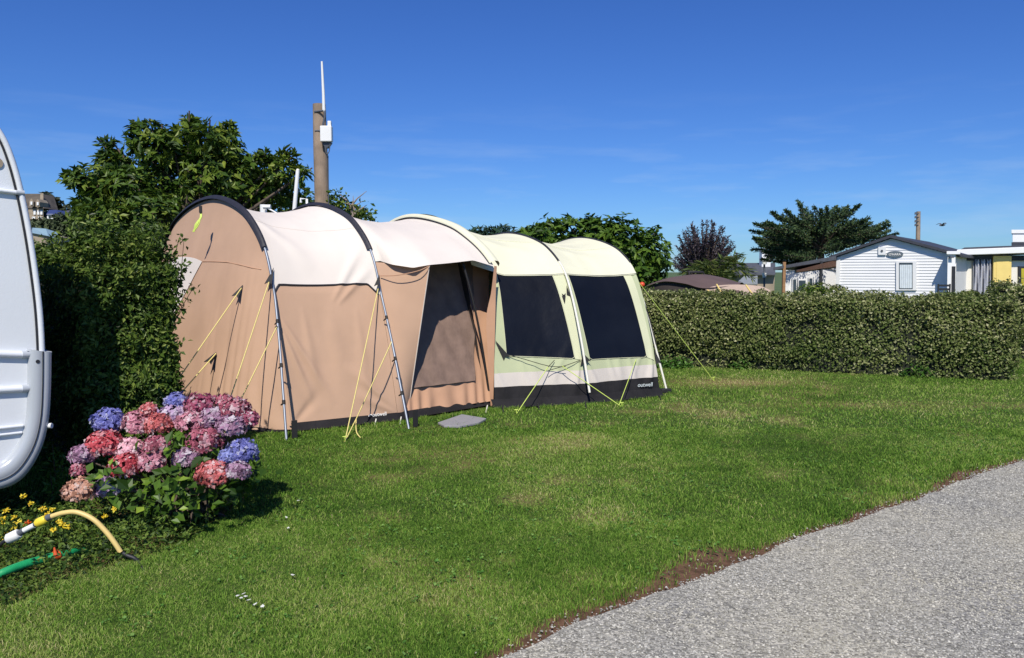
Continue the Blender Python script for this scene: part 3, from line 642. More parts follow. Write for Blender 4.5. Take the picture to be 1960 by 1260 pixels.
class Tunnel:
    def __init__(s, arches, sag=.10, wsag=.03, wr=.006, seed=0, extra=None):
        s.A = arches; s.sag = sag; s.wsag = wsag; s.wr = wr; s.seed = seed; s.extra = extra
    def pt(s, a, b):
        a, b = np.broadcast_arrays(np.asarray(a, float), np.asarray(b, float)); sh = a.shape; a = a.ravel(); b = b.ravel()
        n = len(s.A)-1; i = np.clip(np.floor(a).astype(int), 0, n-1); t = a-i
        all_ = np.stack([A.at(b) for A in s.A]); j = np.arange(len(a))
        p0, p1 = all_[i, j], all_[i+1, j]
        p = p0+(p1-p0)*t[:, None]
        c0 = np.stack([np.array([*A.c, A.H*.35]) for A in s.A]); c = c0[i]+(c0[i+1]-c0[i])*t[:, None]
        d = c-p; d[:, :2] *= 1; dl = np.linalg.norm(d, axis=1, keepdims=True); d = d/dl
        k = 4*t*(1-t); zz = p[:, 2]; H = 2.1
        up = np.clip((zz/H-.62)/.38, 0, 1); amt = (s.wsag*np.clip(zz/.6, 0, 1)*(1-up)+s.sag*up)*k
        p = p+d*amt[:, None]
        if s.wr:
            q = np.stack([a*3.0+b*3, b*7-a*2, a*0], -1)
            wn = (vnoise(q, 1.3, s.seed)-.5)*2+(vnoise(q*[1, .6, 1], 3.1, s.seed+1)-.5)
            p = p+d*(wn*s.wr*np.sqrt(np.clip(k, 0, 1))*np.clip(zz/.3, .2, 1))[:, None]
        if s.extra is not None: p = s.extra(a, b, p)
        return p.reshape(*sh, 3)
    def nrm(s, a, b, e=.004):
        ta = s.pt(a+e, b)-s.pt(a-e, b); tb = s.pt(a, b+e)-s.pt(a, b-e); n = np.cross(ta, tb); n /= np.linalg.norm(n, axis=-1, keepdims=True)+1e-9
        return n, ta, tb
    def bz(s, a, z):
        n = len(s.A)-1; i = min(int(a), n-1); t = a-i; return s.A[i].bz(z)*(1-t)+s.A[i+1].bz(z)*t
    def inv(s, px, py, bmax=.5, amin=0, amax=None):
        amax = len(s.A)-1 if amax is None else amax
        aa, bb_ = np.meshgrid(np.linspace(amin, amax, 220), np.linspace(0, bmax, 220), indexing='ij')
        X, Y = proj(s.pt(aa, bb_)); k = np.argmin((X-px)**2+(Y-py)**2); return aa.ravel()[k], bb_.ravel()[k]
    def patch(s, name, fn, na, nb, off, m, parent, solid=0):
        sa, sb = np.meshgrid(np.linspace(0, 1, na), np.linspace(0, 1, nb), indexing='ij'); a, b = fn(sa, sb)
        p = s.pt(a, b)
        if off:
            n, _, _ = s.nrm(a, b); p = p+n*s.sign*off
        o = link(name, grid_mesh(name, p), m, parent)
        return o
    def quad(s, name, corners, off, m, parent, n=24):
        c = [s.inv(*q) for q in corners]          # order: bottom-left, bottom-right, top-right, top-left
        def fn(sa, sb):
            A_ = [(1-sa)*(1-sb)*c[0][k]+sa*(1-sb)*c[1][k]+sa*sb*c[2][k]+(1-sa)*sb*c[3][k] for k in (0, 1)]; return A_
        return s.patch(name, fn, n, n, off, m, parent)
def set_sign(T):
    n, _, _ = T.nrm(np.array([.5]), np.array([.5])); T.sign = 1. if n[0, 2] > 0 else -1.

# --- tan tunnel tent
h1 = Arch((-2.07, 7.28), (-3.30, 8.65), 2.28, (-4.74, 10.22)); h2 = Arch((-1.15, 7.85), (-2.35, 9.25), 2.26); h3 = Arch((-.26, 8.74), (-1.30, 10.15), 2.18)
EAVE_A = [1.0, 1.12, 1.3, 1.42, 1.75, 2.0]
def eave_pt(a):        # eave line of the porch roof, above the door
    k = [P(722, 498, 8.25), P(752, 507, 8.10), P(790, 514, 8.06), P(822, 508, 8.13), P(905, 499, 8.62), P(946, 511, 8.77)]
    return np.stack([np.interp(a, EAVE_A, [q[i] for q in k]) for i in range(3)], -1)
TT = Tunnel([h1, h2, h3], .11, .03, .006, 3)
set_sign(TT)
bE1 = TT.bz(1.0, 1.60)
CREASE = [(.02, .165, .42, .03, .012, .016), (.02, .15, .25, .02, .010, .012), (.98, .02, .55, .09, .012, .014), (.98, .012, .62, .045, .010, .012), (.03, .01, .30, .05, .010, -.010), (.5, .17, .52, .02, .03, .010),
          (.55, .19, .99, .30, .012, .012), (.60, .185, .99, .25, .010, .012), (.99, .40, .5, .33, .02, -.010), (.01, .35, .45, .24, .02, .012), (.75, .17, .72, .03, .018, .010), (.25, .17, .28, .05, .016, .009)]
def creases(a, b, lst):
    o = np.zeros_like(a)
    for (a0, b0, a1, b1, w_, am) in lst:
        K = 2.2; dx, dy = a1-a0, (b1-b0)*K*2; L2 = dx*dx+dy*dy; px_, py_ = a-a0, (b-b0)*K*2
        t_ = np.clip((px_*dx+py_*dy)/L2, 0, 1); dist = np.hypot(px_-t_*dx, py_-t_*dy); o += 1.55*am*np.exp(-(dist/(w_*(1+1.6*t_)*1.6))**2)*np.sin(np.pi*np.clip(t_*.92+.06, 0, 1))
    return o
def crease_tan(a, b, p):
    m_ = (a <= 1.0)
    c_ = creases(a % 1.0001, b, CREASE)*np.where(m_, 1., .6)*(b < .5)
    q = p.copy(); q[:, 0] += .6*c_; q[:, 1] -= .75*c_; q[:, 2] += .4*c_*(b > .17); return q
def porch(a, b, p):
    w_ = (a > 1.0) & (b < .5)
    if not w_.any(): return p
    q = p.copy(); aa = a[w_]; bb_ = b[w_]
    base = Tunnel([h1, h2, h3], .11, .03, 0, 3).pt(aa, np.full_like(aa, bE1))
    D = eave_pt(aa)-base; f = np.clip((.5-bb_)/(.5-bE1), 0, 1)**1.6; q[w_] = p[w_]+D*f[:, None]; return q
TT.extra = crease_tan
TR = Tunnel([h1, h2, h3], .11, .03, .006, 3, porch); TR.sign = TT.sign
tent = thing('tunnel_tent', (-2.2, 9.0, 0), 'tan tunnel tent with pale roof, dark hoop sleeves and open side door', 'tent')
def roof12(sa, sb):
    a = sa; zlo = 1.385-.13*np.clip((sa-.9)/.1, 0, 1)-.10*np.clip((.06-sa)/.06, 0, 1); b0 = np.vectorize(lambda A_, Z_: TT.bz(A_, Z_))(a, zlo); return a, b0+(1-2*b0)*sb
TT.patch('roof_panel', roof12, 90, 160, .004, M['white'], tent)
TR.patch('roof_panel', lambda sa, sb: (1+sa, bE1+(1-2*bE1)*sb), 40, 90, .004, M['white'], tent)
def wall12(sa, sb):
    b1 = TT.bz(.5, 1.46); b0 = TT.bz(.5, .05); return sa, b0+(b1-b0)*sb
o = TT.patch('side_wall', wall12, 130, 110, -.004, M['tan'], tent)
TT.patch('back_wall', lambda sa, sb: (2*sa, 1-TT.bz(.5, 1.5)*(1-sb)), 30, 20, -.01, M['tan'], tent)
# dark strap under the roof hem
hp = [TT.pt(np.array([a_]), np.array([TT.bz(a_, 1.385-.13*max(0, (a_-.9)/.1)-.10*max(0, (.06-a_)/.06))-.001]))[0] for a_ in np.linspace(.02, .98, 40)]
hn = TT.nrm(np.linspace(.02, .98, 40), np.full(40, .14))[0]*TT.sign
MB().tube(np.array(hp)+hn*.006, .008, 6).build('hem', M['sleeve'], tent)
# seams and bindings
def seam(T, path, off, r_, m, parent, name='seam'):
    a_ = np.array([q[0] for q in path], float); b_ = np.array([q[1] for q in path], float); t_ = np.linspace(0, 1, 50); ts = np.linspace(0, 1, len(a_))
    a_, b_ = np.interp(t_, ts, a_), np.interp(t_, ts, b_); n_ = T.nrm(a_, b_)[0]*T.sign; return MB().tube(T.pt(a_, b_)+n_*off, r_, 5).build(name, m, parent)
M['stitch'] = mat('seam_tape', (.40, .25, .17), .85, var=.05); M['stitch2'] = mat('pale_seam_tape', (.58, .51, .45), .85, var=.05)
seam(TT, ((.0, .33), (1., .33)), .004, .003, M['stitch2'], tent); seam(TT, ((.0, .5), (1., .5)), .004, .003, M['stitch2'], tent)
# black mud skirt
def skirt(T, a0, a1, z0, outd, m, parent, name='mud_skirt', n=60, gn=None):
    aa = np.linspace(a0, a1, n); top = np.stack([T.pt(np.array([a_]), np.array([T.bz(a_, z0)]))[0] for a_ in aa])
    bot = T.pt(aa, np.zeros(n)); nn_ = T.nrm(aa, np.full(n, .02))[0]*T.sign; nn_[:, 2] = 0; nn_ /= np.linalg.norm(nn_, axis=1, keepdims=True)
    wob = (vnoise(np.stack([aa*9, aa*0, aa*0], -1), 1, 5)-.5)
    mid = bot+nn_*.03+[0, 0, .012]+nn_*(wob*.03)[:, None]; mid[:, 2] = .03
    fl = bot+nn_*(outd+wob*.05)[:, None]; fl[:, 2] = .016+.012*wob
    return link(name, grid_mesh(name, np.stack([top-nn_*.002, top*.5+mid*.5+nn_*.012, mid, fl], 1)), m, parent)
skirt(TT, -.0, 1.02, .075, .085, M['black'], tent)
skirt(TT, 1.02, 2.0, .075, .07, M['black'], tent)
# end wall on hoop 1
od = np.array([-.743, -.669]); 
def endwall(uu, vv):
    zt = np.interp(uu, _pp[::-1, 0], _pp[::-1, 1])*h1.H; hv = np.where(uu[..., None] >= 0, h1.h, h1.hf); bul = .55*(1-vv)**1.1*(1-np.abs(uu)**5)+.05*(1-uu**2)*np.sin(np.pi*np.clip(vv, 0, 1))
    x = h1.c[0]-uu*hv[..., 0]+od[0]*bul; y = h1.c[1]-uu*hv[..., 1]+od[1]*bul
    z = vv*zt
    wn = (vnoise(np.stack([uu*4, vv*2, uu*0], -1), 2, 9)-.5)*.02*np.clip(1-vv, 0, 1)*(1-np.abs(uu)**6)
    near = np.clip((uu-.35)/.4, 0, 1)*(1-vv)**1.3*np.clip((1-uu)*20, 0, 1); rip = (np.abs(np.sin(uu*44+vv*6+1.5*np.sin(uu*17)))**.7-.5)*.030*near
    return np.stack([x+od[0]*(wn+rip), y+od[1]*(wn+rip), z], -1)
U_, V_ = np.meshgrid(np.linspace(-1, 1, 220), np.linspace(.02, 1, 50), indexing='ij')
link('end_wall', grid_mesh('end_wall', endwall(U_, V_)), M['tan'], tent)
U_, V_ = np.meshgrid(np.linspace(-1, 1, 60), np.linspace(-.0, .05, 3), indexing='ij'); sk = endwall(U_, V_*0+.02); sk[:, 0, :2] += od*.07; sk[:, 0, 2] = .01; sk[:, 1, 2] = .02; sk[:, 2] = endwall(U_, V_)[:, 2]
sk[:, 2, :2] += od*.004
link('mud_skirt', grid_mesh('mud_skirt', sk), M['black'], tent)
def endinv(px, py):
    uu, vv = np.meshgrid(np.linspace(-1, 1, 300), np.linspace(0, 1, 200), indexing='ij'); q = endwall(uu, vv)
    X, Y = proj(q); k = np.argmin((X-px)**2+(Y-py)**2); return uu.ravel()[k], vv.ravel()[k]
def endpt(px, py, off=.01):
    u_, v_ = endinv(px, py); q = endwall(np.array([u_]), np.array([v_]))[0]; q[:2] += od*off; return q
# pale window patch and seam on the end wall
cs = [endinv(*q) for q in ((322, 640), (335, 600), (388, 500), (325, 498))]
sa, sb = np.meshgrid(np.linspace(0, 1, 14), np.linspace(0, 1, 14), indexing='ij')
uu = (1-sa)*(1-sb)*cs[0][0]+sa*(1-sb)*cs[1][0]+sa*sb*cs[2][0]+(1-sa)*sb*cs[3][0]; vv = (1-sa)*(1-sb)*cs[0][1]+sa*(1-sb)*cs[1][1]+sa*sb*cs[2][1]+(1-sa)*sb*cs[3][1]
q = endwall(uu, vv); q[..., :2] += od*.008
tag(link('window_blind', grid_mesh('window_blind', q), M['white'], tent), 'pale triangular blind on the tan end wall')
MB().tube([endpt(x_, y_, .004) for x_, y_ in ((388, 500), (410, 501), (435, 503), (460, 507), (482, 512), (500, 516))], .004, 5).build('seam', M['tan2'], tent)
# porch side panels (front left of the door, narrow one on the right) and inner wall
dl_b, dl_t = np.array([*G(781, 797)[:2], .04]), P(822, 509, 8.135)
bs = np.linspace(TT.bz(1, .05), bE1, 30); left = h2.at(bs); tz = (left[:, 2]-left[0, 2])/(left[-1, 2]-left[0, 2]); right = dl_b+np.outer(tz, dl_t-dl_b)
s_ = np.linspace(0, 1, 20)[:, None, None]; pan = left[None]*(1-s_)+right[None]*s_
pan += (np.array([.62, -.78, 0])*(.03*np.sin(np.pi*s_)*(1-tz[None, :, None])))
link('front_panel', grid_mesh('front_panel', pan), M['tan'], tent); MB().tube(pan[-1]+np.array([0, -.003, 0]), .006, 5).build('edge_binding', M['stitch2'], tent)
# scallop cord over the panel
c1 = smooth_path([P(728, 528, 8.12), P(760, 527, 8.05), P(800, 519, 8.05), P(822, 509, 8.11)], 14); MB().tube(c1, .005, 5).build('drawcord', M['tan2'], tent)
rp = [(946, 509, 8.74), (940, 560, 8.72), (931, 609, 8.70), (934, 690, 8.66), (939, 777, 8.62)]; ro = [(951, 510, 8.76), (949, 560, 8.74), (948, 609, 8.70), (946, 690, 8.64), (944, 780, 8.58)]
link('side_curtain', grid_mesh('side_curtain', np.stack([smooth_path([P(*q) for q in rp], 20), smooth_path([P(*q) for q in ro], 20)], 1)), M['tan2'], tent)
b0, b1 = G(778, 800), G(944, 776); bk = np.array([-.08, .80, 0])
sa, sb = np.meshgrid(np.linspace(0, 1, 60), np.linspace(0, 1, 50), indexing='ij')
inn = b0+(b1-b0)*sa[..., None]+bk*(sb[..., None]*1.05)+np.array([0, 0, 1.])*(.05+1.62*sb[..., None])
rip = (np.sin(sa*46+sb*5+3*np.sin(sa*7))*.014*np.clip(1-sb*3.2, 0, 1)+.02*(vnoise(np.stack([sa*9, sb*9, sa*0], -1), 1, 4)-.5)); inn += np.array([.6, -.75, .3])*rip[..., None]
link('inner_wall', grid_mesh('inner_wall', inn), M['tan2'], tent)
X, Y = proj(inn)
def innat(px, py): k = np.argmin((X-px)**2+(Y-py)**2); return sa.ravel()[k], sb.ravel()[k]
cs = [innat(*q) for q in ((784, 741), (908, 727), (893, 618), (838, 618))]; cs[0] = (.01, cs[0][1]); cs[2] = (cs[1][0]+.02, .985); cs[3] = (.01, .985)  # mesh carried up to the top, its darker tone standing in for shade
ss, tt = np.meshgrid(np.linspace(0, 1, 24), np.linspace(0, 1, 24), indexing='ij')
A1 = (1-ss)*(1-tt)*cs[0][0]+ss*(1-tt)*cs[1][0]+ss*tt*cs[2][0]+(1-ss)*tt*cs[3][0]; B1 = (1-ss)*(1-tt)*cs[0][1]+ss*(1-tt)*cs[1][1]+ss*tt*cs[2][1]+(1-ss)*tt*cs[3][1]
q = b0+(b1-b0)*A1[..., None]+bk*(B1[..., None]*1.05)+np.array([0, 0, 1.])*(.05+1.62*B1[..., None])+np.array([.6, -.75, .3])*(.03+.012*np.sin(A1*30+B1*22))[..., None]
link('mesh_panel', grid_mesh('mesh_panel', q), M['inmesh'], tent)
# dark walls added inside the tent only to block leaking light
for A_ in (h2, h3):
    U_, V_ = np.meshgrid(np.linspace(-.98, .98, 20), np.linspace(.0, .97, 8), indexing='ij'); zt = np.interp(U_, _pp[::-1, 0], _pp[::-1, 1])*A_.H
    nm = np.array([.62, .5])*(-.05 if A_ is h3 else .0)
    link('light_blocker', grid_mesh('light_blocker', np.stack([A_.c[0]-U_*A_.h[0]+nm[0], A_.c[1]-U_*A_.h[1]+nm[1], V_*zt], -1)), M['dark_in'], tent)
MB().tube(smooth_path([P(886, 504, 8.6), P(900, 555, 8.62), P(914, 615, 8.66), P(927, 690, 8.72), P(938, 768, 8.76)], 16), .013, 6).build('door_strap', M['tab'], tent)
# sleeves and poles
def ribbon(A_, b0_, b1_, wd, off, name, m, parent, n=60):
    bb_ = np.linspace(b0_, b1_, n); c_ = A_.at(bb_); ax = np.array([A_.h[1], -A_.h[0], 0.]); ax /= np.linalg.norm(ax)
    tg = np.gradient(c_, axis=0); tg /= np.linalg.norm(tg, axis=1, keepdims=True); nr = np.cross(tg, ax); nr *= np.sign(nr[n//2, 2] if abs(nr[n//2, 2]) > .1 else 1)
    th = np.linspace(-1, 1, 7)
    pts_ = np.stack([c_+ax*wd/2*t_+nr*off*(1-.8*t_*t_) for t_ in th], 1)
    return link(name, grid_mesh(name, pts_), m, parent)
bt = h1.bz(1.72); ribbon(h1, bt, 1-bt, .075, .05, 'hoop_sleeve', M['sleeve'], tent)
bt = h2.bz(1.72); ribbon(h2, bt, 1-bt, .07, .045, 'hoop_sleeve', M['sleeve'], tent)
def polepath(A_, foot, ztop, zb=1.25, n=24, out=.025):
    bb_ = np.linspace(A_.bz(ztop), 0, n); c_ = A_.at(bb_); f_ = np.array(foot)-A_.at(np.array([0.]))[0]; k_ = np.clip(1-c_[:, 2]/zb, 0, 1)[:, None]
    o_ = -np.array([A_.h[0], A_.h[1], 0.]); o_ /= np.linalg.norm(o_); return c_+f_*k_+o_*out*1.0
for A_, ft in ((h1, G(546, 843)), (h2, G(780, 821))):
    pa = polepath(A_, [ft[0], ft[1], 0], 1.78); po = MB().tube(pa, .0125, 8).build('pole', M['alu'], tent)
    for z_ in (1.05, .62, .30): 
        b = MB()
        i_ = int(np.argmin(abs(pa[:, 2]-z_))); c_ = pa[i_]; d_ = pa[max(i_-1, 0)]-pa[min(i_+1, len(pa)-1)]; d_ /= np.linalg.norm(d_); b.tube([c_-d_*.02, c_+d_*.02], .016, 8)
        c2 = c_+np.array([A_.h[0], A_.h[1], 0])*.03; b.tube([c_, c2-[0, 0, .03]], .007, 5); b.build('pole_clip', M['tab'], tent)
    MB().box((ft[0]+.07, ft[1]+.05, .09), (.05, .012, .16), rz=.6).build('pole_webbing', M['tab'], tent)
ribbon(h3, h3.bz(1.9), 1-h3.bz(1.9), .045, .03, 'hoop_sleeve', M['sleeve'], tent)
# guy lines and their black tabs
def tab(at_, dirv, s=.05, parent=tent):
    s *= 1.45
    at_ = np.array(at_); d = np.array(dirv)/np.linalg.norm(dirv); sd = np.cross(d, [0, -1, .1]); sd /= np.linalg.norm(sd); b = MB(); n_ = np.cross(sd, d)*.006
    b.prism([at_-d*s*.9, at_+d*s-sd*s*.32, at_+d*s*.72, at_+d*s+sd*s*.32], n_); return b.build('guy_tab', M['tab'], parent)
def guy(pts_, m, parent, r=.0055, name='guy_line', sag=0):
    return MB().tube(pts_, r, 5).build(name, m, parent)
def lawn_peg(p_, parent, m=None):
    MB().tube([np.array(p_)+[0, 0, .05], np.array(p_)+[.01, .02, -.05]], .006, 6).tube([np.array(p_)+[-.02, 0, .045], np.array(p_)+[.02, 0, .05]], .005, 5).build('peg', m or M['guyg'], parent)
e = endpt(466, 552, .02); f_ = G(240, 872); guy([e, f_], M['guy'], tent); tab(endpt(465, 556, .03), f_-e, .07)
e = endpt(417, 676, .02); f_ = G(250, 862); guy([e, f_], M['guy'], tent, .006); tab(endpt(414, 682, .03), f_-e, .08)
e = h1.at(np.array([h1.bz(1.46)]))[0]+np.array([.02, -.03, 0]); f_ = G(404, 872); guy([e, f_], M['guy'], tent); tab(e, f_-e, .075)
e = polepath(h1, [*G(546, 843)[:2], 0], 1.0)[0]; f2 = G(408, 872); guy([e, f2], M['guy'], tent); tab(e, f2-e, .03)
e = h2.at(np.array([h2.bz(1.33)]))[0]+np.array([0, -.03, 0]); f_ = G(660, 846); guy([e, f_], M['guy'], tent); tab(e+np.array([0, 0, .08]), f_-e, .06)
e = polepath(h2, [*G(780, 821)[:2], 0], .80)[0]+[0, -.01, 0]; guy([e, G(682, 822)+[0, 0, .10], f_], M['guy'], tent); lawn_peg(f_, tent)
guy(smooth_path([G(682, 822)+[0, 0, .10], P(682, 826, 7.0), P(690, 838, 6.95)], 8), M['guy'], tent)
# hanging bundle of line at the first hoop
b = MB(); g = np.random.default_rng(4)
for k in range(5): b.tube(smooth_path([P(384+g.normal(), 400, 8.15), P(384+g.normal()*2, 415, 8.12), P(377+g.normal()*2.2, 430, 8.1), P(370+g.normal(), 444, 8.1)], 10), .006, 5)
tag(b.build('guy_line', M['guyg'], tent), 'loose bundle of lime guy line hanging below the first hoop')
MB().box(P(384, 401, 8.13), (.03, .03, .07), rz=.3).build('guy_tab', M['tab'], tent)
# front corner toggles
for (x_, y_) in ((768, 808), (933, 785), (720, 812)): MB().tube([G(x_, y_)+[0, 0, .05], G(x_-3, y_+5)], .007, 6).build('peg', M['polewhite'], tent)
def text_on(body, T, a, b, width, m, parent, off=.008, shear=0, name='lettering', flip=1):
    cu = bpy.data.curves.new(name, 'FONT'); cu.body = body; cu.size = 1; cu.extrude = .02; cu.shear = shear; cu.offset = .012
    to = bpy.data.objects.new(name, cu); C.objects.link(to); bpy.context.view_layer.update()
    me_ = bpy.data.meshes.new_from_object(to); bpy.data.objects.remove(to)
    xs_ = [v.co.x for v in me_.vertices]; sc = width/(max(xs_)-min(xs_)); mx_ = (max(xs_)+min(xs_))/2
    if T is None: o_, ex, ey = a, b[0], b[1]; 
    else:
        n_, ta, tb = T.nrm(np.array([a]), np.array([b])); n_ = n_[0]*T.sign; ex = ta[0]/np.linalg.norm(ta[0]); ey = np.cross(n_, ex); o_ = T.pt(np.array([a]), np.array([b]))[0]+n_*off
    ex = np.array(ex); ey = np.array(ey); ez = np.cross(ex, ey)
    for v in me_.vertices: v.co = Vector(o_+ex*(v.co.x-mx_)*sc+ey*v.co.y*sc+ez*v.co.z*sc*.3)
    return link(name, me_, m, parent)
a_, b_ = TT.inv(725, 796); text_on('outwell', TT, a_, b_, .15, M['pale'], tent, off=.02)
a_, b_ = TT.inv(709, 797); n_, _, _ = TT.nrm(np.array([a_]), np.array([b_])); c_ = TT.pt(np.array([a_]), np.array([b_]))[0]; n_ = n_[0]*TT.sign
ex = np.cross([0, 0, 1], n_); ex /= np.linalg.norm(ex); ey = np.cross(n_, ex)
MB().tube([c_+n_*.008+(ex*math.cos(t)+ey*math.sin(t))*.02 for t in np.linspace(0, 2*math.pi, 17)], .006, 5).build('emblem', M['pale'], tent)

# --- green awning / tent joined at the right
k3 = Arch((-.22, 8.50), (-1.24, 10.35), 2.235); k4 = Arch((.88, 8.82), (-.10, 10.53), 1.99); k5 = Arch((1.80, 9.40), (.91, 10.94), 1.95)
CRG = [(.95, .07, .78, .0, .012, .014), (.97, .10, .86, .0, .010, .012), (.9, .11, .6, .03, .010, .008), (.03, .09, .2, .0, .012, .012), (.5, .10, .45, .0, .02, .010), (.35, .09, .42, .0, .014, .010), (.62, .1, .7, .0, .014, .010),
       (.05, .42, .8, .36, .03, .016), (.1, .34, .95, .30, .025, .013), (.02, .27, .6, .25, .02, .010), (.3, .46, .98, .42, .03, -.012)]
def crease_green(a, b, p):
    c_ = creases(a % 1.0001, b, CRG)*(b < .5); q = p.copy(); q[:, 0] += .5*c_; q[:, 1] -= .8*c_; q[:, 2] += .4*c_*(b > .2); return q
TG = Tunnel([k3, k4, k5], .125, .035, .007, 8, crease_green); set_sign(TG)
aw = thing('tunnel_tent', (.7, 10.3, 0), 'pale green and cream tunnel tent with two large dark windows and black skirt', 'tent')
def zpatch(name, a0, a1, z0, z1, off, m, n=50, nb=24):
    def fn(sa_, sb_):
        a = a0+(a1-a0)*sa_
        if a0 == 0:
            zm = (z0 if not callable(z0) else 1.)+((z1 if not callable(z1) else 1.)-(z0 if not callable(z0) else 1.))*sb_
            am = np.interp(zm, LZ, LA); a = am+(a1-am)*sa_
        f0 = z0(a) if callable(z0) else np.full_like(a, z0); f1 = z1(a) if callable(z1) else np.full_like(a, z1)
        z_ = f0+(f1-f0)*sb_; return a, np.vectorize(lambda A_, Z_: TG.bz(A_, Z_))(a, z_)
    return TG.patch(name, fn, n, nb, off, m, aw)
LZ = np.linspace(0, 1.6, 12); LA = []
for z_ in LZ:
    ta_ = np.linspace(0, .6, 160); X_, _ = proj(TG.pt(ta_, np.array([TG.bz(float(q_), float(z_)) for q_ in ta_]))); LA.append(float(np.interp(946, X_, ta_)) if X_[0] < 946 else 0.)
LA = np.array(LA)
hem = lambda a: 1.47+.10*np.clip((.35-a)/.35, 0, 1)
TG.patch('roof_panel', lambda sa_, sb_: (sa_, np.vectorize(lambda A_: TG.bz(A_, float(hem(A_))))(sa_)*(1-sb_)+sb_*.88), 80, 160, .016, M['cream'], aw)
TG.patch('roof_panel', lambda sa_, sb_: (1+sa_, np.vectorize(lambda A_: TG.bz(A_, 1.47))(1+sa_)*(1-sb_)+sb_*.88), 80, 160, .016, M['cream'], aw)
TG.patch('back_wall', lambda sa_, sb_: (2*sa_, .87+.13*sb_), 20, 10, 0, M['green'], aw)
zpatch('side_wall', 0, 2, .37, 1.50, 0, M['green'], 160, 50)
zpatch('grey_band', 0, 2, .225, .372, .002, M['grey'], 180, 12)
zpatch('black_skirt', 0, 2, .02, .227, 0, M['black'], 90, 10)
skirt(TG, 0.0, 2.0, .10, .07, M['black'], aw, n=120)
TG.quad('window', ((969, 681), (1101, 686), (1054, 519), (947, 513)), .005, M['window'], aw)
TG.quad('window', ((1129, 689), (1238, 684), (1190, 522), (1081, 516)), .005, M['window'], aw)
for cs_ in (((969, 681), (1101, 686), (1054, 519), (947, 513)), ((1129, 689), (1238, 684), (1190, 522), (1081, 516))):
    k_ = [TG.inv(*q) for q in cs_]; seam(TG, (k_[3], k_[0], k_[1], k_[2]), .006, .0045, M['band'], aw, 'window_binding')
seam(TG, ((.02, .36), (.98, .36)), .017, .003, M['band'], aw); seam(TG, ((1.02, .36), (1.98, .36)), .017, .003, M['band'], aw)
# cream corner bands beside the hoops
for q in (((1100, 686), (1116, 690), (1074, 518), (1053, 519)), ((1238, 684), (1252, 690), (1204, 522), (1189, 522))):
    TG.quad('corner_band', q, .007, M['band'], aw, 14)
TG.quad('corner_band', ((1118, 690), (1129, 689), (1081, 517), (1076, 517)), .007, M['green'], aw, 14)
# end wall at hoop 5 and closing wall
for A_, dx in ((k5, 0.0),):
    U_, V_ = np.meshgrid(np.linspace(-1, 1, 40), np.linspace(.0, 1, 14), indexing='ij'); zt = np.interp(U_, _pp[::-1, 0], _pp[::-1, 1])*A_.H; bl = .25*(1-V_)*(1-U_**4)
    link('end_wall', grid_mesh('end_wall', np.stack([A_.c[0]-U_*A_.h[0]+.87*bl, A_.c[1]-U_*A_.h[1]+.49*bl, V_*zt], -1)), M['green'], aw)
# piping
bt = k4.bz(1.5); ribbon(k4, k4.bz(1.60), .8, .03, .035, 'piping', M['sleeve'], aw)
ribbon(k5, k5.bz(1.60), .8, .028, .03, 'piping', M['sleeve'], aw)
bb_ = np.linspace(bE1+.004, .72, 70); c_ = TR.pt(np.full(70, 1.985), bb_); nn_ = TR.nrm(np.full(70, 1.96), bb_)[0]*TR.sign; nn_ = nn_/np.linalg.norm(nn_, axis=1, keepdims=True)
axv = np.array([.62, .50, 0.]); axv = axv/np.linalg.norm(axv)
rows_ = [c_+axv*o_+nn_*h_ for o_, h_ in ((-.035, .012), (-.03, .045), (0, .062), (.06, .055), (.10, .02), (.12, -.03))]
link('piping', grid_mesh('piping', np.stack(rows_, 1)), M['cream'], aw)
q = c_-axv*.04+nn_*.012; MB().tube(q, .007, 5).build('piping', M['sleeve'], aw)
# hem line
hp = [TG.pt(np.array([a_]), np.array([TG.bz(a_, float(hem(a_)) if a_ < 1 else 1.47)]))[0]+np.array([.008, -.012, -.002]) for a_ in np.linspace(.25, 1.97, 60)]
MB().tube(hp, .006, 5).build('hem', M['cream'], aw)
# external poles
mf = P(1130, 757, 8.66); pa = polepath(k4, [mf[0], mf[1], 0], 1.62, 1.4, 24, .03); pa = pa[(pa[:, 2] > .09)]
MB().tube(pa, .014, 8).build('pole', M['polewhite'], aw)
ft = G(1276, 751); top = P(1208, 520, 10.02)
MB().tube(smooth_path([top, P(1230, 572, 9.95), P(1252, 655, 9.85), [ft[0], ft[1], .02]], 18), .014, 8).build('pole', M['polewhite'], aw)
MB().tube(smooth_path([P(1204, 512, 10.0), P(1217, 545, 9.97), P(1240, 600, 9.85), P(1256, 660, 9.72)], 12), .008, 6).build('drawcord', M['tab'], aw)
tag(MB().box((ft[0]-.03, ft[1]-.03, .025), (.14, .10, .05), rz=.4).build('pole_foot', M['tab'], aw, .01), None)
def ptG(px, py, off=.02):
    a_, b_ = TG.inv(px, py); n_, _, _ = TG.nrm(np.array([a_]), np.array([b_])); return TG.pt(np.array([a_]), np.array([b_]))[0]+n_[0]*TG.sign*off
tab(ptG(957, 670), np.array([.5, 0, -.8]), .09, aw); tab(ptG(1114, 687, .04), np.array([0, 0, -1.]), .06, aw); tab(ptG(1118, 684, .04), np.array([.5, 0, -.7]), .05, aw)
tab(ptG(1086, 560), np.array([.2, 0, -1]), .06, aw); tab(ptG(1080, 575), np.array([-.1, 0, 1]), .05, aw)
tab(ptG(1253, 684, .04), np.array([.3, -.1, -1]), .07, aw); tab(P(1222, 552, 9.9), np.array([.3, -.1, -1]), .06, aw)
guy(smooth_path([ptG(962, 678), ptG(1000, 690, .05), ptG(1050, 702, .08), ptG(1075, 703, .10)], 10), M['tab'], aw, .004)
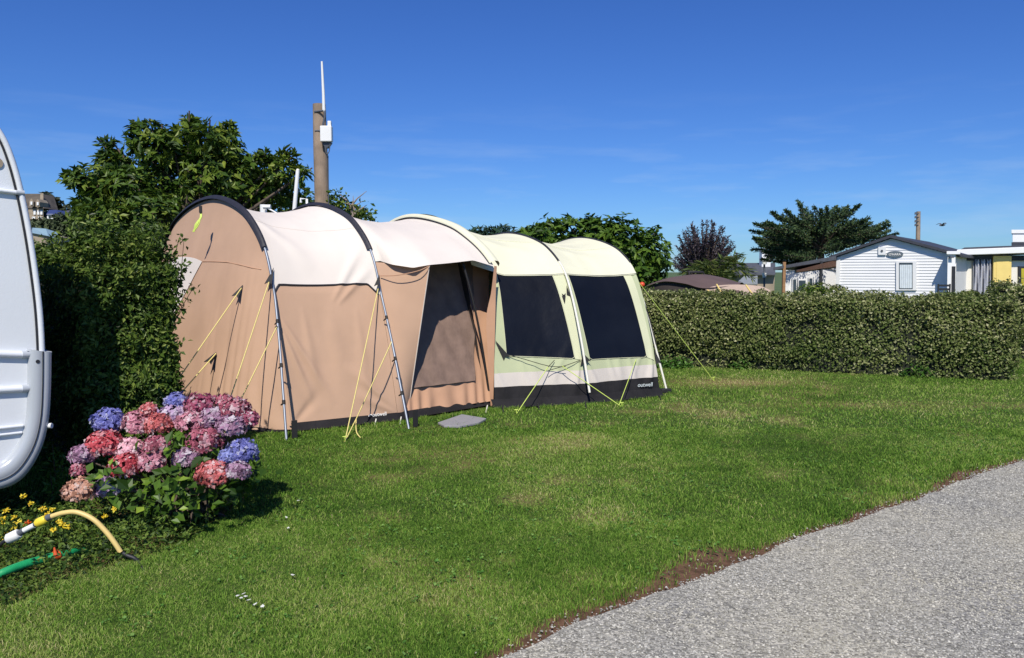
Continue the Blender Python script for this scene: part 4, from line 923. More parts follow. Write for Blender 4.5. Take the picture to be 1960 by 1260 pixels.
guy(smooth_path([ptG(1110, 690), ptG(1080, 700, .05), ptG(1045, 712, .10)], 8), M['tab'], aw, .004)
pg = G(988, 793); guy([ptG(1048, 705, .10), pg], M['guyg'], aw, .0048); lawn_peg(pg, aw)
guy([ptG(1048, 705, .10), ptG(1060, 690, .03)], M['tab'], aw, .004)
pg = G(1190, 779); guy([ptG(1070, 703, .10), pg], M['guyg'], aw, .0048); guy([ptG(1215, 690, .04), pg+np.array([-.03, 0, .02])], M['guyg'], aw, .0042); lawn_peg(pg, aw)
pg = G(1366, 729); guy([P(1216, 532, 10.0), pg], M['guyg'], aw, .0055); lawn_peg(pg, aw)
for (x_, y_) in ((1030, 781), (1262, 762), (962, 788), (1120, 778)): MB().tube([G(x_, y_)+[0, -.02, .05], G(x_+2, y_+4)], .008, 6).build('peg', M['tab'], aw)
a_, b_ = TG.inv(1233, 742); text_on('outwell', TG, a_, b_, .21, mat('faded_print', (.42, .46, .46), .6, var=.2, vscale=30), aw, off=.035, shear=.3)

# grey mat on the lawn by the door
sm = [G(838, 814), G(884, 798), G(931, 806), G(917, 814), G(880, 821), G(850, 820)]; b = MB(); b.prism([p_+[0, 0, .006] for p_ in sm], (0, 0, .022)); so_ = b.build('doormat', M['slab'], None, .004)
tag(so_, 'flat grey mat lying on the grass before the tent door', 'mat')

# ------------------------------------------------------------------ caravan
E0 = np.array([-2.757, 4.7, 0]); cn = np.array([.67, -.742, 0.]); tv = np.array([-.67, .742, 0.])
def CP(px, py, o=0.): return onplane(px, py, E0+cn*o, cn)
car = thing('caravan', (*(E0+tv*1.1)[:2], 0), 'white touring caravan with grey corner moulding cut by the left edge', 'caravan')
edge = smooth_path([CP(*q) for q in ((-210, 130), (-110, 160), (-40, 208), (0, 256), (22, 305), (40, 370), (56, 450), (68, 530), (76, 600), (80, 672), (80, 720))], 40)
bl = [CP(72, 800), CP(40, 870), CP(-10, 905), CP(-300, 915)]
fl = [CP(-300, 130)]
b = MB(); b.prism(list(edge)+bl+fl, tv*2.15); b.build('body', M['carav'], car)
eo = edge[:-1]+cn*.004
MB().tube(eo, .017, 8).build('edge_trim', M['carav'], car)
dirs = np.array([-.742, -.67, 0.])
MB().tube(eo+dirs*.024+cn*.004, .006, 6).build('edge_seal', M['rubber'], car)
ei = edge[4:-1]+dirs*.0
for (x1, y1, x0, y0, th) in ((35, 369, -300, 330, .013), (47, 679, -300, 668, .020), (47, 744, -300, 762, .020), (44, 815, -300, 852, .010), (42, 828, -300, 868, .008)):
    A_, B_ = CP(x1, y1, .012), CP(x0, y0, .012); MB().tube([A_, B_], th, 10).build('moulding', M['carav'], car)
    if th > .011:
        MB().tube([A_-dirs*.03+[0, 0, 0], A_+dirs*.012], th*1.15, 10).build('end_cap', M['bumper'], car)
outer = smooth_path([CP(*q) for q in ((99, 674), (98, 740), (94, 800), (83, 850), (62, 893), (36, 922), (0, 937), (-60, 944))], 24)
inner = smooth_path([CP(*q) for q in ((52, 668), (52, 740), (49, 800), (38, 840), (20, 868), (0, 885), (-30, 897), (-60, 902))], 24)
def band(off_): return [outer+cn*off_, inner+cn*off_]
rows = []
for t_, of in ((0, -.06), (.0, .0), (.06, .028), (.2, .045), (.42, .05), (.46, .046), (.5, .050), (.8, .048), (.95, .03), (1, .0)):
    rows.append(outer*(1-t_)+inner*t_+cn*of)
mo = link('corner_moulding', grid_mesh('corner_moulding', np.stack(rows, 1)), M['bumper'], car)
wrap = np.stack([outer+cn*-.0, outer+tv*.4, outer+tv*1.2, outer+tv*2.1], 1); link('rear_moulding', grid_mesh('rear_moulding', wrap), M['bumper'], car)
MB().prism([CP(52, 668, .0), CP(52, 672, .03), CP(99, 676, .03), CP(99, 673, 0)], tv*.3).build('moulding_cap', M['bumper'], car)
MB().tube([p_*.56+q_*.44+cn*.052 for p_, q_ in zip(outer, inner)], .0035, 5).build('moulding_seam', M['rubber'], car)
c_ = CP(72, 692, .045); MB().tube([c_, c_+cn*.008], .011, 12).build('screw_cover', M['rubber'], car)
c_ = CP(93, 815, .02); MB().tube([c_, c_+np.array([.02, 0, 0])], .016, 10).build('marker_lamp', M['box'], car)
c_ = CP(-6, 312, .002); MB().tube([c_, c_+cn*.006], .030, 20).build('badge', M['rplast'] if False else M['stone'], car)
MB().box((E0+tv*1.1+dirs*1.2)*[1, 1, 0]+[0, 0, .42], (2.2, 1.8, .12), rz=math.atan2(dirs[1], dirs[0])).build('chassis', M['rubber'], car)
for s_ in (.12, 1.98):
    wc = E0+tv*s_+dirs*2.0+[0, 0, .31]; b = MB(); b.tube([wc-tv*.09, wc-tv*.085, wc+tv*.085, wc+tv*.09], [.27, .31, .31, .27], 28); wo = b.build('wheel', M['rubber'], car)
    MB().tube([wc-tv*.095, wc+tv*.095], .19, 20).build('rim', M['alu'], wo)

# ------------------------------------------------------------------ hydrangea
g = np.random.default_rng(61)
hyd = thing('hydrangea', (-1.98, 4.66, 0), 'hydrangea bush with red, pink and blue mophead flowers before the privet hedge', 'shrub')
def petal_ramp(c): 
    c = np.array(c); return [tuple(c*.35), tuple(c*.8), tuple(np.clip(c*1.2+.03, 0, 1)), tuple(np.clip(c*.6+.30, 0, 1)), tuple(np.clip(c*.4+.5, 0, 1))]
cols = {'blue': (.15, .16, .46), 'red': (.50, .06, .08), 'pink': (.56, .22, .29), 'pale pink': (.74, .40, .47), 'coral': (.56, .13, .13), 'rose': (.40, .10, .15), 'mauve': (.34, .18, .29), 'lilac': (.44, .29, .46), 'salmon': (.55, .28, .19), 'deep rose': (.32, .06, .12), 'lavender': (.22, .25, .56)}
pmats = {k: leafmat('petals_'+k.replace(' ', '_'), petal_ramp(v), .6, .25, .2) for k, v in cols.items()}
heads = [(208, 808, 31, 'blue'), (200, 852, 34, 'red'), (159, 873, 25, 'mauve'), (262, 813, 31, 'pink'), (305, 815, 27, 'coral'), (338, 770, 21, 'blue'), (330, 797, 27, 'lilac'), (384, 778, 31, 'deep rose'), (365, 812, 29, 'pink'),
         (407, 802, 27, 'mauve'), (450, 787, 31, 'rose'), (444, 818, 28, 'mauve'), (478, 802, 17, 'deep rose'), (392, 848, 35, 'rose'), (300, 856, 26, 'rose'), (250, 862, 27, 'pale pink'), (238, 894, 30, 'red'), (289, 886, 27, 'pink'),
         (356, 878, 24, 'mauve'), (462, 868, 32, 'blue'), (456, 903, 23, 'mauve'), (408, 910, 34, 'coral'), (153, 940, 30, 'salmon'), (204, 935, 25, 'lilac'), (284, 786, 15, 'coral'), (436, 875, 18, 'lavender'), (150, 900, 12, 'rose'), (430, 770, 16, 'rose')]
b = MB()
for i, (px, py, rp, cname) in enumerate(heads):
    Yh = 4.38+(940-py)/170*.46+(.02*g.normal()); c = P(px, py, Yh); r_ = rp*Yh/F*.97
    nf = int(95+r_*r_*9000); d = sph(nf*2, g); d = d[(d[:, 2] > -.45)][:nf]; nf = len(d)
    cc = c+d*r_*g.uniform(.78, 1.08, (nf, 1))*[1, 1, .86]
    t1 = np.cross(d, g.normal(size=(nf, 3))); t1 /= np.linalg.norm(t1, axis=1, keepdims=True); t2 = np.cross(d, t1)
    dd = np.stack([t1, t2, -t1, -t2], 1).reshape(-1, 3); pN = np.repeat(d, 4, 0)+g.normal(0, .22, (nf*4, 3))
    fr_ = np.clip(np.repeat(g.normal(.45, .22, nf), 4)+g.normal(0, .1, nf*4), 0, 1)
    me_ = leaf_mesh('flower_head', np.repeat(cc, 4, 0), pN, .024, .9, -.25, fr_, direc=dd+np.repeat(d, 4, 0)*.15, seed=100+i)
    tag(link('flower_head', me_, pmats[cname], hyd), f'{cname} mophead flower')
    b.tube([(-1.98+g.normal()*.08, 4.66+g.normal()*.06, 0), (c+[-1.98, 4.66, .1])/2+g.normal(0, .03, 3), c-[0, 0, r_*.2]], [.009, .007, .005], 5)
b.build('stems', M['bark'], hyd)
# big ovate leaves
n = 480; d = sph(n, g); cen_ = np.array([-1.98, 4.70, .27]); rr = g.uniform(.55, 1.02, (n, 1))**.7
p = cen_+d*rr*[.44, .26, .28]; k = p[:, 2] > .04; p, d = p[k], d[k]
extra = np.concatenate([P(x_, y_, y2)+g.normal(0, .035, (9, 3)) for x_, y_, y2 in ((345, 905, 4.38), (345, 950, 4.3), (370, 965, 4.3), (330, 850, 4.5), (210, 905, 4.3), (240, 935, 4.25), (265, 962, 4.25), (475, 915, 4.6), (490, 905, 4.6), (180, 905, 4.3), (335, 925, 4.3), (430, 940, 4.35), (300, 940, 4.3), (320, 980, 4.3))])
p = np.concatenate([p, extra]); d = np.concatenate([d, np.tile([0, -.6, .6], (len(extra), 1))])
hlm = leafmat('hydrangea_leaves', [(.020, .050, .006), (.05, .11, .012), (.10, .19, .02), (.30, .42, .05)], .45, .3, .3)
link('foliage', leaf_mesh('foliage', p, d+g.normal(0, .45, p.shape)+[0, 0, .35], .070, .68, .22, np.clip(g.normal(.4, .25, len(p)), 0, 1), direc=d+g.normal(0, .6, p.shape), seed=9), hlm, hyd)

# ------------------------------------------------------------------ flower bed
g = np.random.default_rng(71)
n = 26000; y = g.uniform(3.1, 5.6, n); x = g.uniform(-3.6, -1.45, n); k = bedness(x, y) > g.uniform(.0, .8, n); x, y = x[k], y[k]
hmap = .03+.17*vnoise(stack(x, y), 4.2, 2)**1.5*1.25
z = g.uniform(0, 1, len(x))**.8*hmap*(1-.35*(y > 4.4))*np.clip((y-3.3)/.9, .35, 1)
p = np.stack([x, y, z], -1); gm = leafmat('groundcover_leaves', [(.016, .036, .008), (.038, .080, .012), (.08, .14, .020), (.19, .27, .05)], .5, .3, .25)
tag(link('ground_cover', leaf_mesh('ground_cover', p, g.normal(0, .55, p.shape)+[0, -.2, .9], .032, .5, .2, seed=14), gm), kind='stuff', label='low tangled green ground cover in the flower bed', cat='ground cover')
# yellow flowers
ym = leafmat('yellow_petals', [(.55, .33, .01), (.80, .60, .03), (.85, .72, .10)], .5, .25, .2); rm = leafmat('orange_petals', [(.5, .06, .01), (.75, .16, .02)], .5, .2, .2)
yf = [(58, 963, 'y'), (82, 974, 'y'), (12, 978, 'y'), (28, 990, 'y'), (8, 1003, 'y'), (30, 1008, 'y'), (5, 1035, 'y'), (52, 1001, 'r'), (102, 1050-35, 'y'), (120, 1004, 'y'), (113, 998, 'y'), (130, 1008, 'y'), (218, 974, 'y'), (200, 990, 'y'), (45, 950, 'y'), (6, 992, 'y'), (35, 1000, 'y'), (26, 1012, 'y'), (14, 1022, 'y'), (90, 985, 'y'), (100, 975, 'y')]
for i, (px, py, kk) in enumerate(yf):
    Yf = 4.15+g.uniform(-.1, .25); c = P(px, py, Yf); base = np.array([c[0]+g.normal()*.03, c[1]+.03, 0])
    fl_ = thing('garden_flower', base, {'y': 'small yellow garden flower standing in the bed in front of the caravan', 'r': 'single red garden flower beside the hose connector, among the yellow ones'}[kk], 'flower', 'yellow flowers in the bed' if kk == 'y' else None)
    MB().tube([base, (base+c)/2+g.normal(0, .008, 3), c], .0022, 4).build('stem', M['hoseG'] if False else gm, fl_)
    m_ = 22; an = g.uniform(0, 6.28, m_); dd = np.stack([np.cos(an), np.sin(an)*.5-.2, np.sin(an)*.6+.2], -1)
    link('bloom', leaf_mesh('bloom', np.tile(c, (m_, 1))+g.normal(0, .004, (m_, 3)), np.tile([0, -.7, .7], (m_, 1))+g.normal(0, .5, (m_, 3)), .015, .6, .1, direc=dd, seed=200+i), ym if kk == 'y' else rm, fl_)
# weedy upright plant beside the caravan
wp = P(118, 940, 4.9); t = thing('wild_plant', (wp[0], wp[1], 0), 'thin upright green weed in the shade left of the hydrangea', 'plant'); b = MB(); PP = []
for (a, z_) in (((112, 990), (100, 850)), ((112, 990), (135, 890)), ((105, 980), (97, 905)), ((115, 985), (118, 870)), ((120, 990), (142, 930))):
    A_, B_ = P(*a, 4.9), P(*z_, 4.85); A_[2] = 0.0; b.tube([A_, (A_+B_)/2+g.normal(0, .015, 3), B_], [.005, .004, .002], 4); tt_ = g.uniform(.2, 1, (70, 1)); PP.append(A_+(B_-A_)*tt_+g.normal(0, .022, (70, 3)))
b.build('stem', M['bark'], t); pp = np.concatenate(PP); link('foliage', leaf_mesh('foliage', pp, g.normal(0, 1, pp.shape), .045, .35, .2, seed=15), wm, t)
# daisies in the lawn
def daisy_spots():
    o = [(455, 1140), (462, 1144), (470, 1141), (476, 1148), (488, 1156), (502, 1160), (466, 1136), (480, 1151), (571, 958), (548, 990), (530, 997), (552, 1010), (690, 1045), (620, 1120), (560, 1100), (1340, 1095-60)]
    return o
dm_ = leafmat('daisy_petals', [(.75, .75, .70), (.85, .85, .80)], .6, .2, .2)
d0 = None
for i, (px, py) in enumerate(daisy_spots()):
    c = G(px, py, .03)
    if d0 is None:
        d0 = thing('daisy', c, 'tiny white daisy open in the mown lawn', 'flower', 'white daisies in the lawn')
        an = np.arange(11)*2*np.pi/11; dd = np.stack([np.cos(an), np.sin(an), an*0+.1], -1)
        link('bloom', leaf_mesh('bloom', np.zeros((11, 3)), np.tile([0, 0, 1.], (11, 1)), .010, .5, .05, direc=dd, seed=3), dm_, d0).matrix_parent_inverse = Matrix()
        s_ = MB().tube([(0, 0, -.03), (0, 0, 0)], .0012, 4).build('stem', gm, d0); s_.matrix_parent_inverse = Matrix()
    else:
        r_ = d0.copy(); C.objects.link(r_); r_.location = c; r_.rotation_euler = (g.uniform(-.6, .1), g.uniform(-.3, .3), g.uniform(0, 6))
        for ch in list(d0.children): q_ = ch.copy(); C.objects.link(q_); q_.parent = r_

# ------------------------------------------------------------------ hoses
hs_ = thing('garden_hose', (*G(235, 1062)[:2], 0), 'short yellow hose arching over the flower bed with white and yellow connectors', 'hose')
Yh = 3.95
arc = smooth_path([P(98, 989, Yh), P(122, 982, Yh), P(148, 981, Yh), (P(178, 994, Yh)), P(203, 1018, Yh), P(220, 1040, Yh), P(231, 1057, Yh)], 40)
MB().tube(arc, .0128, 12).build('hose', M['hoseY'], hs_)
MB().tube(smooth_path([P(90, 992, Yh), P(99, 988.5, Yh)], 4), .0165, 12).build('collar', M['gplast'], hs_)
MB().tube([P(70, 1003, Yh), P(73, 1001, Yh), P(86, 995, Yh), P(89, 993, Yh)], [.019, .0235, .0235, .019], 8).build('connector', M['yplast'], hs_)
MB().tube([P(64, 1006, Yh), P(71, 1002.5, Yh)], .012, 12).build('collar', M['gplast'], hs_)
MB().tube([P(45, 1016, Yh), P(66, 1005.5, Yh)], .0135, 12).build('connector', M['box'], hs_)
MB().tube([P(34, 1023, Yh), P(46, 1015.5, Yh)], .016, 12).build('collar', M['gplast'], hs_)
MB().tube([P(14, 1032, Yh), P(17, 1031, Yh), P(34, 1023, Yh), P(37, 1021, Yh)], [.022, .028, .028, .022], 10).build('connector', M['box'], hs_)
MB().tube(smooth_path([P(15, 1032, Yh), P(6, 1038, Yh), P(-20, 1060, Yh), G(-60, 1100, .01)], 10), .010, 10).build('lead', M['rubber'], hs_)
MB().tube(smooth_path([P(231, 1057, Yh)+[0, .01, -.005], P(245, 1064, Yh), P(258, 1069, 3.95), P(268, 1080, 3.94), G(276, 1096)], 14), [.010]*14, 8).build('lead', M['rubber'], hs_)
gh = thing('garden_hose', (*G(80, 1080)[:2], 0), 'thick green hose with an orange clip lying low through the flower bed', 'hose')
MB().tube(smooth_path([P(-70, 1135, 3.6), P(0, 1099, 3.68), P(40, 1083, 3.76), P(80, 1071, 3.85), P(110, 1063, 3.9), P(135, 1058, 3.95), P(160, 1053, 4.05), P(190, 1050, 4.15)-[0, 0, .03]], 40), np.interp(np.linspace(0, 1, 40), [0, .3, .7, 1], [.018, .0215, .019, .013]), 12).build('hose', M['hoseG'], gh)
MB().tube([P(103, 1065, 3.88), P(113, 1062, 3.9)], .026, 10).tube([P(107, 1062, 3.87), P(104, 1048, 3.87)], [.012, .004], 6).build('clip', M['rplast'], gh)

# ------------------------------------------------------------------ pole with antenna, white posts
q0_ = P(617, 560, 14.); pl = thing('utility_pole', (q0_[0], q0_[1], 0), 'weathered thick wooden pole carrying a white box and aerial behind the tan tent', 'pole')
pt_ = P(611, 200, 14.)
MB().tube([(q0_[0]+.02, q0_[1], -.2), P(617, 400, 14), P(613, 280, 14), pt_], [.145, .13, .122, .112], 16).build('post', M['wood_pole'], pl)
MB().tube([P(620, 214, 13.85), P(619, 180, 13.85), P(616, 118, 13.85)], [.03, .026, .018], 8).build('aerial', M['box'], pl)
b = MB()
b.tube([P(602, 214, 13.9), P(620, 212, 13.83)], .018, 6); b.tube([P(603, 251, 13.9), P(620, 250, 13.86)], .016, 6); b.tube([P(622, 212, 13.83), P(622, 222, 13.82), P(617, 245, 13.85)], .018, 6); b.build('bracket', M['gplast'], pl)
c_ = P(625, 257, 13.82); bx = MB().box(c_, (.20, .13, .27)); ox = bx.build('equipment_box', M['box'], pl, .015)
MB().box(P(631, 240, 13.82), (.06, .07, .14)).build('box_cap', M['box'], pl, .008)
b = MB(); b.prism([P(615, 273, 13.80), P(634, 273, 13.80), P(627, 283, 13.82), P(623, 283, 13.82)], (0, .1, 0)); b.tube(smooth_path([P(622, 280, 13.8), P(625, 295, 13.8), P(630, 290, 13.8), P(632, 275, 13.8)], 12), .009, 5); b.tube([P(624, 283, 13.8), P(628, 300, 13.85), P(629, 395, 13.86)], .010, 5); b.build('cable', M['gplast'], pl)
t_, bt_ = P(570, 326, 11.4), P(562, 420, 11.4); bb0 = bt_+(bt_-t_)*(bt_[2]/(t_[2]-bt_[2])); 
wpo = thing('leaning_post', (bb0[0], bb0[1], 0), 'thin white leaning post standing behind the second tent hoop', 'post')
MB().tube([[bb0[0], bb0[1], 0], bt_, t_], [.035, .033, .028], 8).build('post', M['box'], wpo); MB().tube([t_-[0, 0, .0], t_+[0, 0, .02]], [.03, .012], 8).build('cap', M['polewhite'], wpo)
cc = P(504, 404, 11.2); vp = thing('standpipe', (cc[0], cc[1], 0), 'short white vent pipe with a side cowl above the tan tent roof', 'pipe')
MB().tube([(cc[0], cc[1], 0), P(504, 392, 11.2)], .048, 14).build('pipe', M['box'], vp); MB().tube([P(504, 396, 11.1), P(518, 396, 11.1)], .03, 12).tube([P(513, 399, 11.1), P(540, 414, 11.1)], .013, 6).build('cowl', M['box'], vp)
cc = P(587, 395, 11.3); tp = thing('goalpost_frame', (cc[0], cc[1], 0), 'small white square frame at the foot of the wooden pole', 'frame')
MB().tube([(cc[0], cc[1], 0), P(587, 381, 11.3), P(576, 381, 11.3), P(576, 388, 11.3)], .020, 6).build('frame', M['box'], tp)

# ------------------------------------------------------------------ mobile homes, distant awning, houses
def siding_wall(L0, R0, z0, ztop_fn, n_rows, m, parent, name='wall'):
    """horizontal lap boards: L0,R0 ground corners; every board a slanted strip"""
    L0, R0 = np.array(L0, float), np.array(R0, float); d = R0-L0; nrm_ = np.array([d[1], -d[0]]); nrm_ /= np.linalg.norm(nrm_)
    ztop = max(ztop_fn(t) for t in np.linspace(0, 1, 41)); b = MB(); hgt = (ztop-z0)/n_rows
    for i in range(n_rows):
        za, zb = z0+i*hgt, z0+(i+1)*hgt
        ts = [t for t in np.linspace(0, 1, 161) if ztop_fn(t) > za+.01]
        if not ts: continue
        v = []; 
        for t in ts:
            q = L0+d*t; zt = min(zb, ztop_fn(t)); fr_ = (zt-za)/hgt
            v += [(*(q+nrm_*.028), za), (*(q+nrm_*(.028-.022*fr_)), zt)]
        k = len(ts); b.add(v, [(2*j, 2*j+2, 2*j+3, 2*j+1) for j in range(k-1)])
        v2 = []
        for t in (ts[0], ts[-1]): q = L0+d*t; v2 += [(*(q+nrm_*.004), za), (*(q+nrm_*.028), za)]
        b.add(v2, [(0, 2, 3, 1)])
    return b.build(name, m, parent), nrm_
Ll = np.array([.4133*31.2, 31.2]); Rr = Ll+4.15*np.array([.8, -.6]); back = np.array([.6, .8])
home = thing('mobile_home', (*((Ll+Rr)/2), 0), 'white clapboard mobile home with dark gable roof behind the hedge', 'mobile home')
ez, rz_ = 2.10, 2.78; apx = .47
def gz(t): return ez+(rz_-ez)*(1-abs(t-apx)/(apx if t < apx else 1-apx))**1. - .03
wl, nf_ = siding_wall(Ll, Rr, .35, gz, 22, M['siding'], home)
b = MB(); mid = Ll+(Rr-Ll)*apx; D_ = 8.0; i2 = .05
def v3(q, z): return (*q, z)
inL, inR = Ll+back*i2, Rr+back*i2
b.add([v3(inL, .3), v3(inR, .3), v3(inR, ez-.06), v3(mid+back*i2, rz_-.08), v3(inL, ez-.06)]+[v3(q+back*D_, z) for q, z in ((inL, .3), (inR, .3), (inR, ez-.06), (mid+back*i2, rz_-.08), (inL, ez-.06))], [(4, 3, 2, 1, 0), (5, 6, 7, 8, 9), (0, 1, 6, 5), (1, 2, 7, 6), (4, 0, 5, 9), (2, 3, 8, 7), (3, 4, 9, 8)])
b.build('shell', M['siding'], home)
along = (Rr-Ll)/np.linalg.norm(Rr-Ll); oh = -back*.22
b = MB(); th_ = .10
def slab_roof(b, p0, z0, p1, z1):
    q = [p0+oh, p1+oh, p1+back*(D_+.2), p0+back*(D_+.2)]; zz = [z0, z1, z1, z0]
    b.hexa([v3(a_, z_) for a_, z_ in zip(q, zz)], [v3(a_, z_+th_) for a_, z_ in zip(q, zz)])
slab_roof(b, Ll-along*.25, ez-.09, mid, rz_); slab_roof(b, mid, rz_+.001, Rr+along*.25, ez-.09)
b.build('roof', M['roofdark'], home)
fo = -back*.045
for q, s_ in ((Ll, 1), (Rr, -1)): MB().box((*(q+along*.06*s_+fo), (ez+.3)/2), (.14, .04, ez-.35), rz=math.atan2(along[1], along[0])).build('corner_board', M['white_paint'], home)
pn = np.array([-back[0], -back[1], 0]); p0 = np.array([*Ll, 0.])
def HP(px, py, off=.05): return onplane(px, py, p0+pn*off, pn)
def hbox(x0, y0, x1, y1, off, dep, name, m, parent, bev=0): 
    b = MB(); q = [HP(x0, y1, off), HP(x1, y1, off), HP(x1, y0, off), HP(x0, y0, off)]; b.prism(q, -pn*dep); return b.build(name, m, parent, bev)
wf = hbox(1715, 500, 1754, 556, .09, .06, 'window', M['white_paint'], home); hbox(1721, 503, 1747, 553, .105, .01, 'pane', M['glass'], wf)
g = np.random.default_rng(5)
cu_ = np.stack([np.stack([HP(1722+24*t_, y_, .118+.003*math.sin(t_*40)) for t_ in np.linspace(0, 1, 60)]) for y_ in (507, 552)], 0); link('curtain', grid_mesh('curtain', cu_), M['curtain'], wf)
hbox(1681, 473, 1695, 488, .09, .06, 'vent', M['white_paint'], home); 
c_ = HP(1688, 480.5, .1); MB().tube([c_, c_+pn*.01], .045, 12).build('vent_hole', M['gplast'], home)
so2 = MB(); cc = HP(1713, 486.5, .06); ex3 = np.array([*along, 0.])
ring = [cc+ex3*math.cos(t)*.29+np.array([0, 0, 1])*math.sin(t)*.115 for t in np.linspace(0, 2*math.pi, 33)[:-1]]; so2.prism(ring, pn*.02); sg = so2.build('sign', mat('blue_grey_sign', (.12, .15, .18), .5), home)
text_on("O'HARA", None, cc+pn*.03-np.array([0, 0, .05]), (ex3, (0, 0, 1)), .42, M['pale'], sg, name='lettering')
# porch awning roof to the left of it
pa0, pa1 = P(1600, 490, 31.0), P(1480, 511, 29.5); aw2 = thing('porch_canopy', (pa1[0], pa1[1]+1, 0), 'dark lean-to canopy on posts at the left side of the white mobile home', 'canopy')
bv = np.array([1.6, 2.2, 0]); b = MB(); b.hexa([pa1-[0, 0, .12], pa0-[0, 0, .16], pa0+bv-[0, 0, .16], pa1+bv-[0, 0, .12]], [pa1-[0, 0, .02], pa0+[0, 0, .0], pa0+bv, pa1+bv-[0, 0, .02]]); b.build('roof', M['slate'], aw2)
b = MB(); b.hexa([pa1-[0, 0, .20]+[.9, .05, 0], pa0-[0, 0, .42]+[0, .05, 0], pa0+bv-[0, 0, .4], pa1+bv-[0, 0, .24]], [pa1-[0, 0, .125]+[.9, .05, 0], pa0-[0, 0, .165]+[0, .05, 0], pa0+bv-[0, 0, .165], pa1+bv-[0, 0, .125]]); b.build('soffit', mat('dark_brown_soffit', (.10, .045, .025), .7), aw2)
q = P(1500, 540, 29.8); MB().box((q[0], q[1], .93), (.11, .11, 1.86)).build('post', M['brownp'], aw2, .008)
q = P(1571, 540, 30.6); MB().box((q[0], q[1], .95), (.10, .10, 1.9)).build('post', M['rubber'], aw2, .008)
# small white home behind the canopy
def facade(px0, px1, Y0, Y1, ytop, name, label, m, roofm, peak=None, depth=3.0, cat='mobile home'):
    A_ = P(px0, 560, Y0); B_ = P(px1, 560, Y1); zt = P(px0, ytop, Y0)[2]; t = thing(name, ((A_[0]+B_[0])/2, (Y0+Y1)/2, 0), label, cat)
    d = (B_-A_)[:2]; n_ = (A_+B_)[:2]/np.linalg.norm((A_+B_)[:2]); a2, b2 = A_[:2], B_[:2]; pk = zt if peak is None else P((px0+px1)/2, peak, (Y0+Y1)/2)[2]
    mid_ = (a2+b2)/2; b = MB(); b.add([v3(a2, 0), v3(b2, 0), v3(b2, zt), v3(mid_, pk), v3(a2, zt)]+[v3(q+n_*depth, z_) for q, z_ in ((a2, 0), (b2, 0), (b2, zt), (mid_, pk), (a2, zt))], [(0, 1, 2, 3, 4), (9, 8, 7, 6, 5), (0, 5, 6, 1), (1, 6, 7, 2), (4, 9, 5, 0), (2, 7, 8, 3), (3, 8, 9, 4)])
    b.build('wall', m, t); r = MB()
    for q0, z0_, q1, z1_ in ((a2-(mid_-a2)*.06, zt-(pk-zt)*.06, mid_, pk), (mid_, pk, b2+(b2-mid_)*.06, zt-(pk-zt)*.06)):
        q = [q0-n_*.12, q1-n_*.12, q1+n_*(depth+.1), q0+n_*(depth+.1)]; zz = [z0_+.01, z1_+.01, z1_+.01, z0_+.01]; r.hexa([v3(a_, z_) for a_, z_ in zip(q, zz)], [v3(a_, z_+.08) for a_, z_ in zip(q, zz)])
    r.build('roof', roofm, t); return t, a2, n_
t, a2, n_ = facade(1503, 1612, 35, 36, 520, 'mobile_home', 'small white home with green edged windows seen under the dark canopy', M['white_paint'], M['white_paint'], 509)
for (x0, y0, x1, y1) in ((1517, 534, 1525, 560), (1528, 536, 1543, 553), (1548, 532, 1556, 548)):
    q = [P(x0, y1, 34.9), P(x1, y1, 34.95), P(x1, y0, 34.95), P(x0, y0, 34.9)]; wo = MB().prism(q, (0, .15, 0)).build('window', M['white_paint'], t)
    q = [p_+np.array([0, -.02, 0]) for p_ in [P(x0+1.2, y1-1, 34.88), P(x1-1.2, y1-1, 34.9), P(x1-1.2, y0+1, 34.9), P(x0+1.2, y0+1, 34.88)]]; MB().prism(q, (0, .01, 0)).build('pane', M['glass'], wo)
# ivory home at the right edge
YB = 31.; hm2 = thing('mobile_home', (*P(1900, 560, YB)[:2], 0), 'ivory mobile home with yellow door and striped curtain at the right edge', 'mobile home')
def bx2(x0, y0, x1, y1, Y, dep, name, m, parent, bev=0, zmin=None):
    q = [P(x0, y1, Y), P(x1, y1, Y), P(x1, y0, Y), P(x0, y0, Y)]
    if zmin is not None: q[0][2] = q[1][2] = zmin
    return MB().prism(q, (dep*((x0+x1)/2-CX)/F if dep > .5 else 0, dep, 0)).build(name, m, parent, bev)
bx2(1832, 492, 2120, 560, YB, 3, 'wall', M['ivory'], hm2, zmin=0)
b = MB(); b.hexa([P(1828, 489, YB-.5), P(2130, 479, YB-.5), P(2130, 479, YB-.5)+[2.23, 3.6, 0], P(1828, 489, YB-.5)+[2.23, 3.6, 0]], [P(1832, 478, YB-.5), P(2130, 466, YB-.5), P(2130, 466, YB-.5)+[2.23, 3.6, 0], P(1832, 478, YB-.5)+[2.23, 3.6, 0]]); b.build('fascia', M['white_paint'], hm2, .02)
b = MB(); b.hexa([P(1838, 478, YB-.3), P(2130, 466, YB-.3), P(2130, 466, YB-.3)+[2.05, 3.3, 0], P(1838, 478, YB-.3)+[2.05, 3.3, 0]], [P(1846, 474, YB-.3), P(2130, 463, YB-.3), P(2130, 463, YB-.3)+[2.05, 3.3, 0], P(1846, 474, YB-.3)+[2.05, 3.3, 0]]); b.build('roof', M['roofdark'], hm2)
bx2(1838, 489, 2120, 499, YB-.12, .1, 'eave_shadow_strip', M['rubber'], hm2)  # dark strip stands in for the shade under the eave
cq = np.stack([np.stack([P(1863+34*t_, y_, YB-.12+.05*math.sin(t_*2*math.pi*6)) for t_ in np.linspace(0, 1, 90)]) for y_ in (497, 560)], 0); cq[1, :, 2] = .2
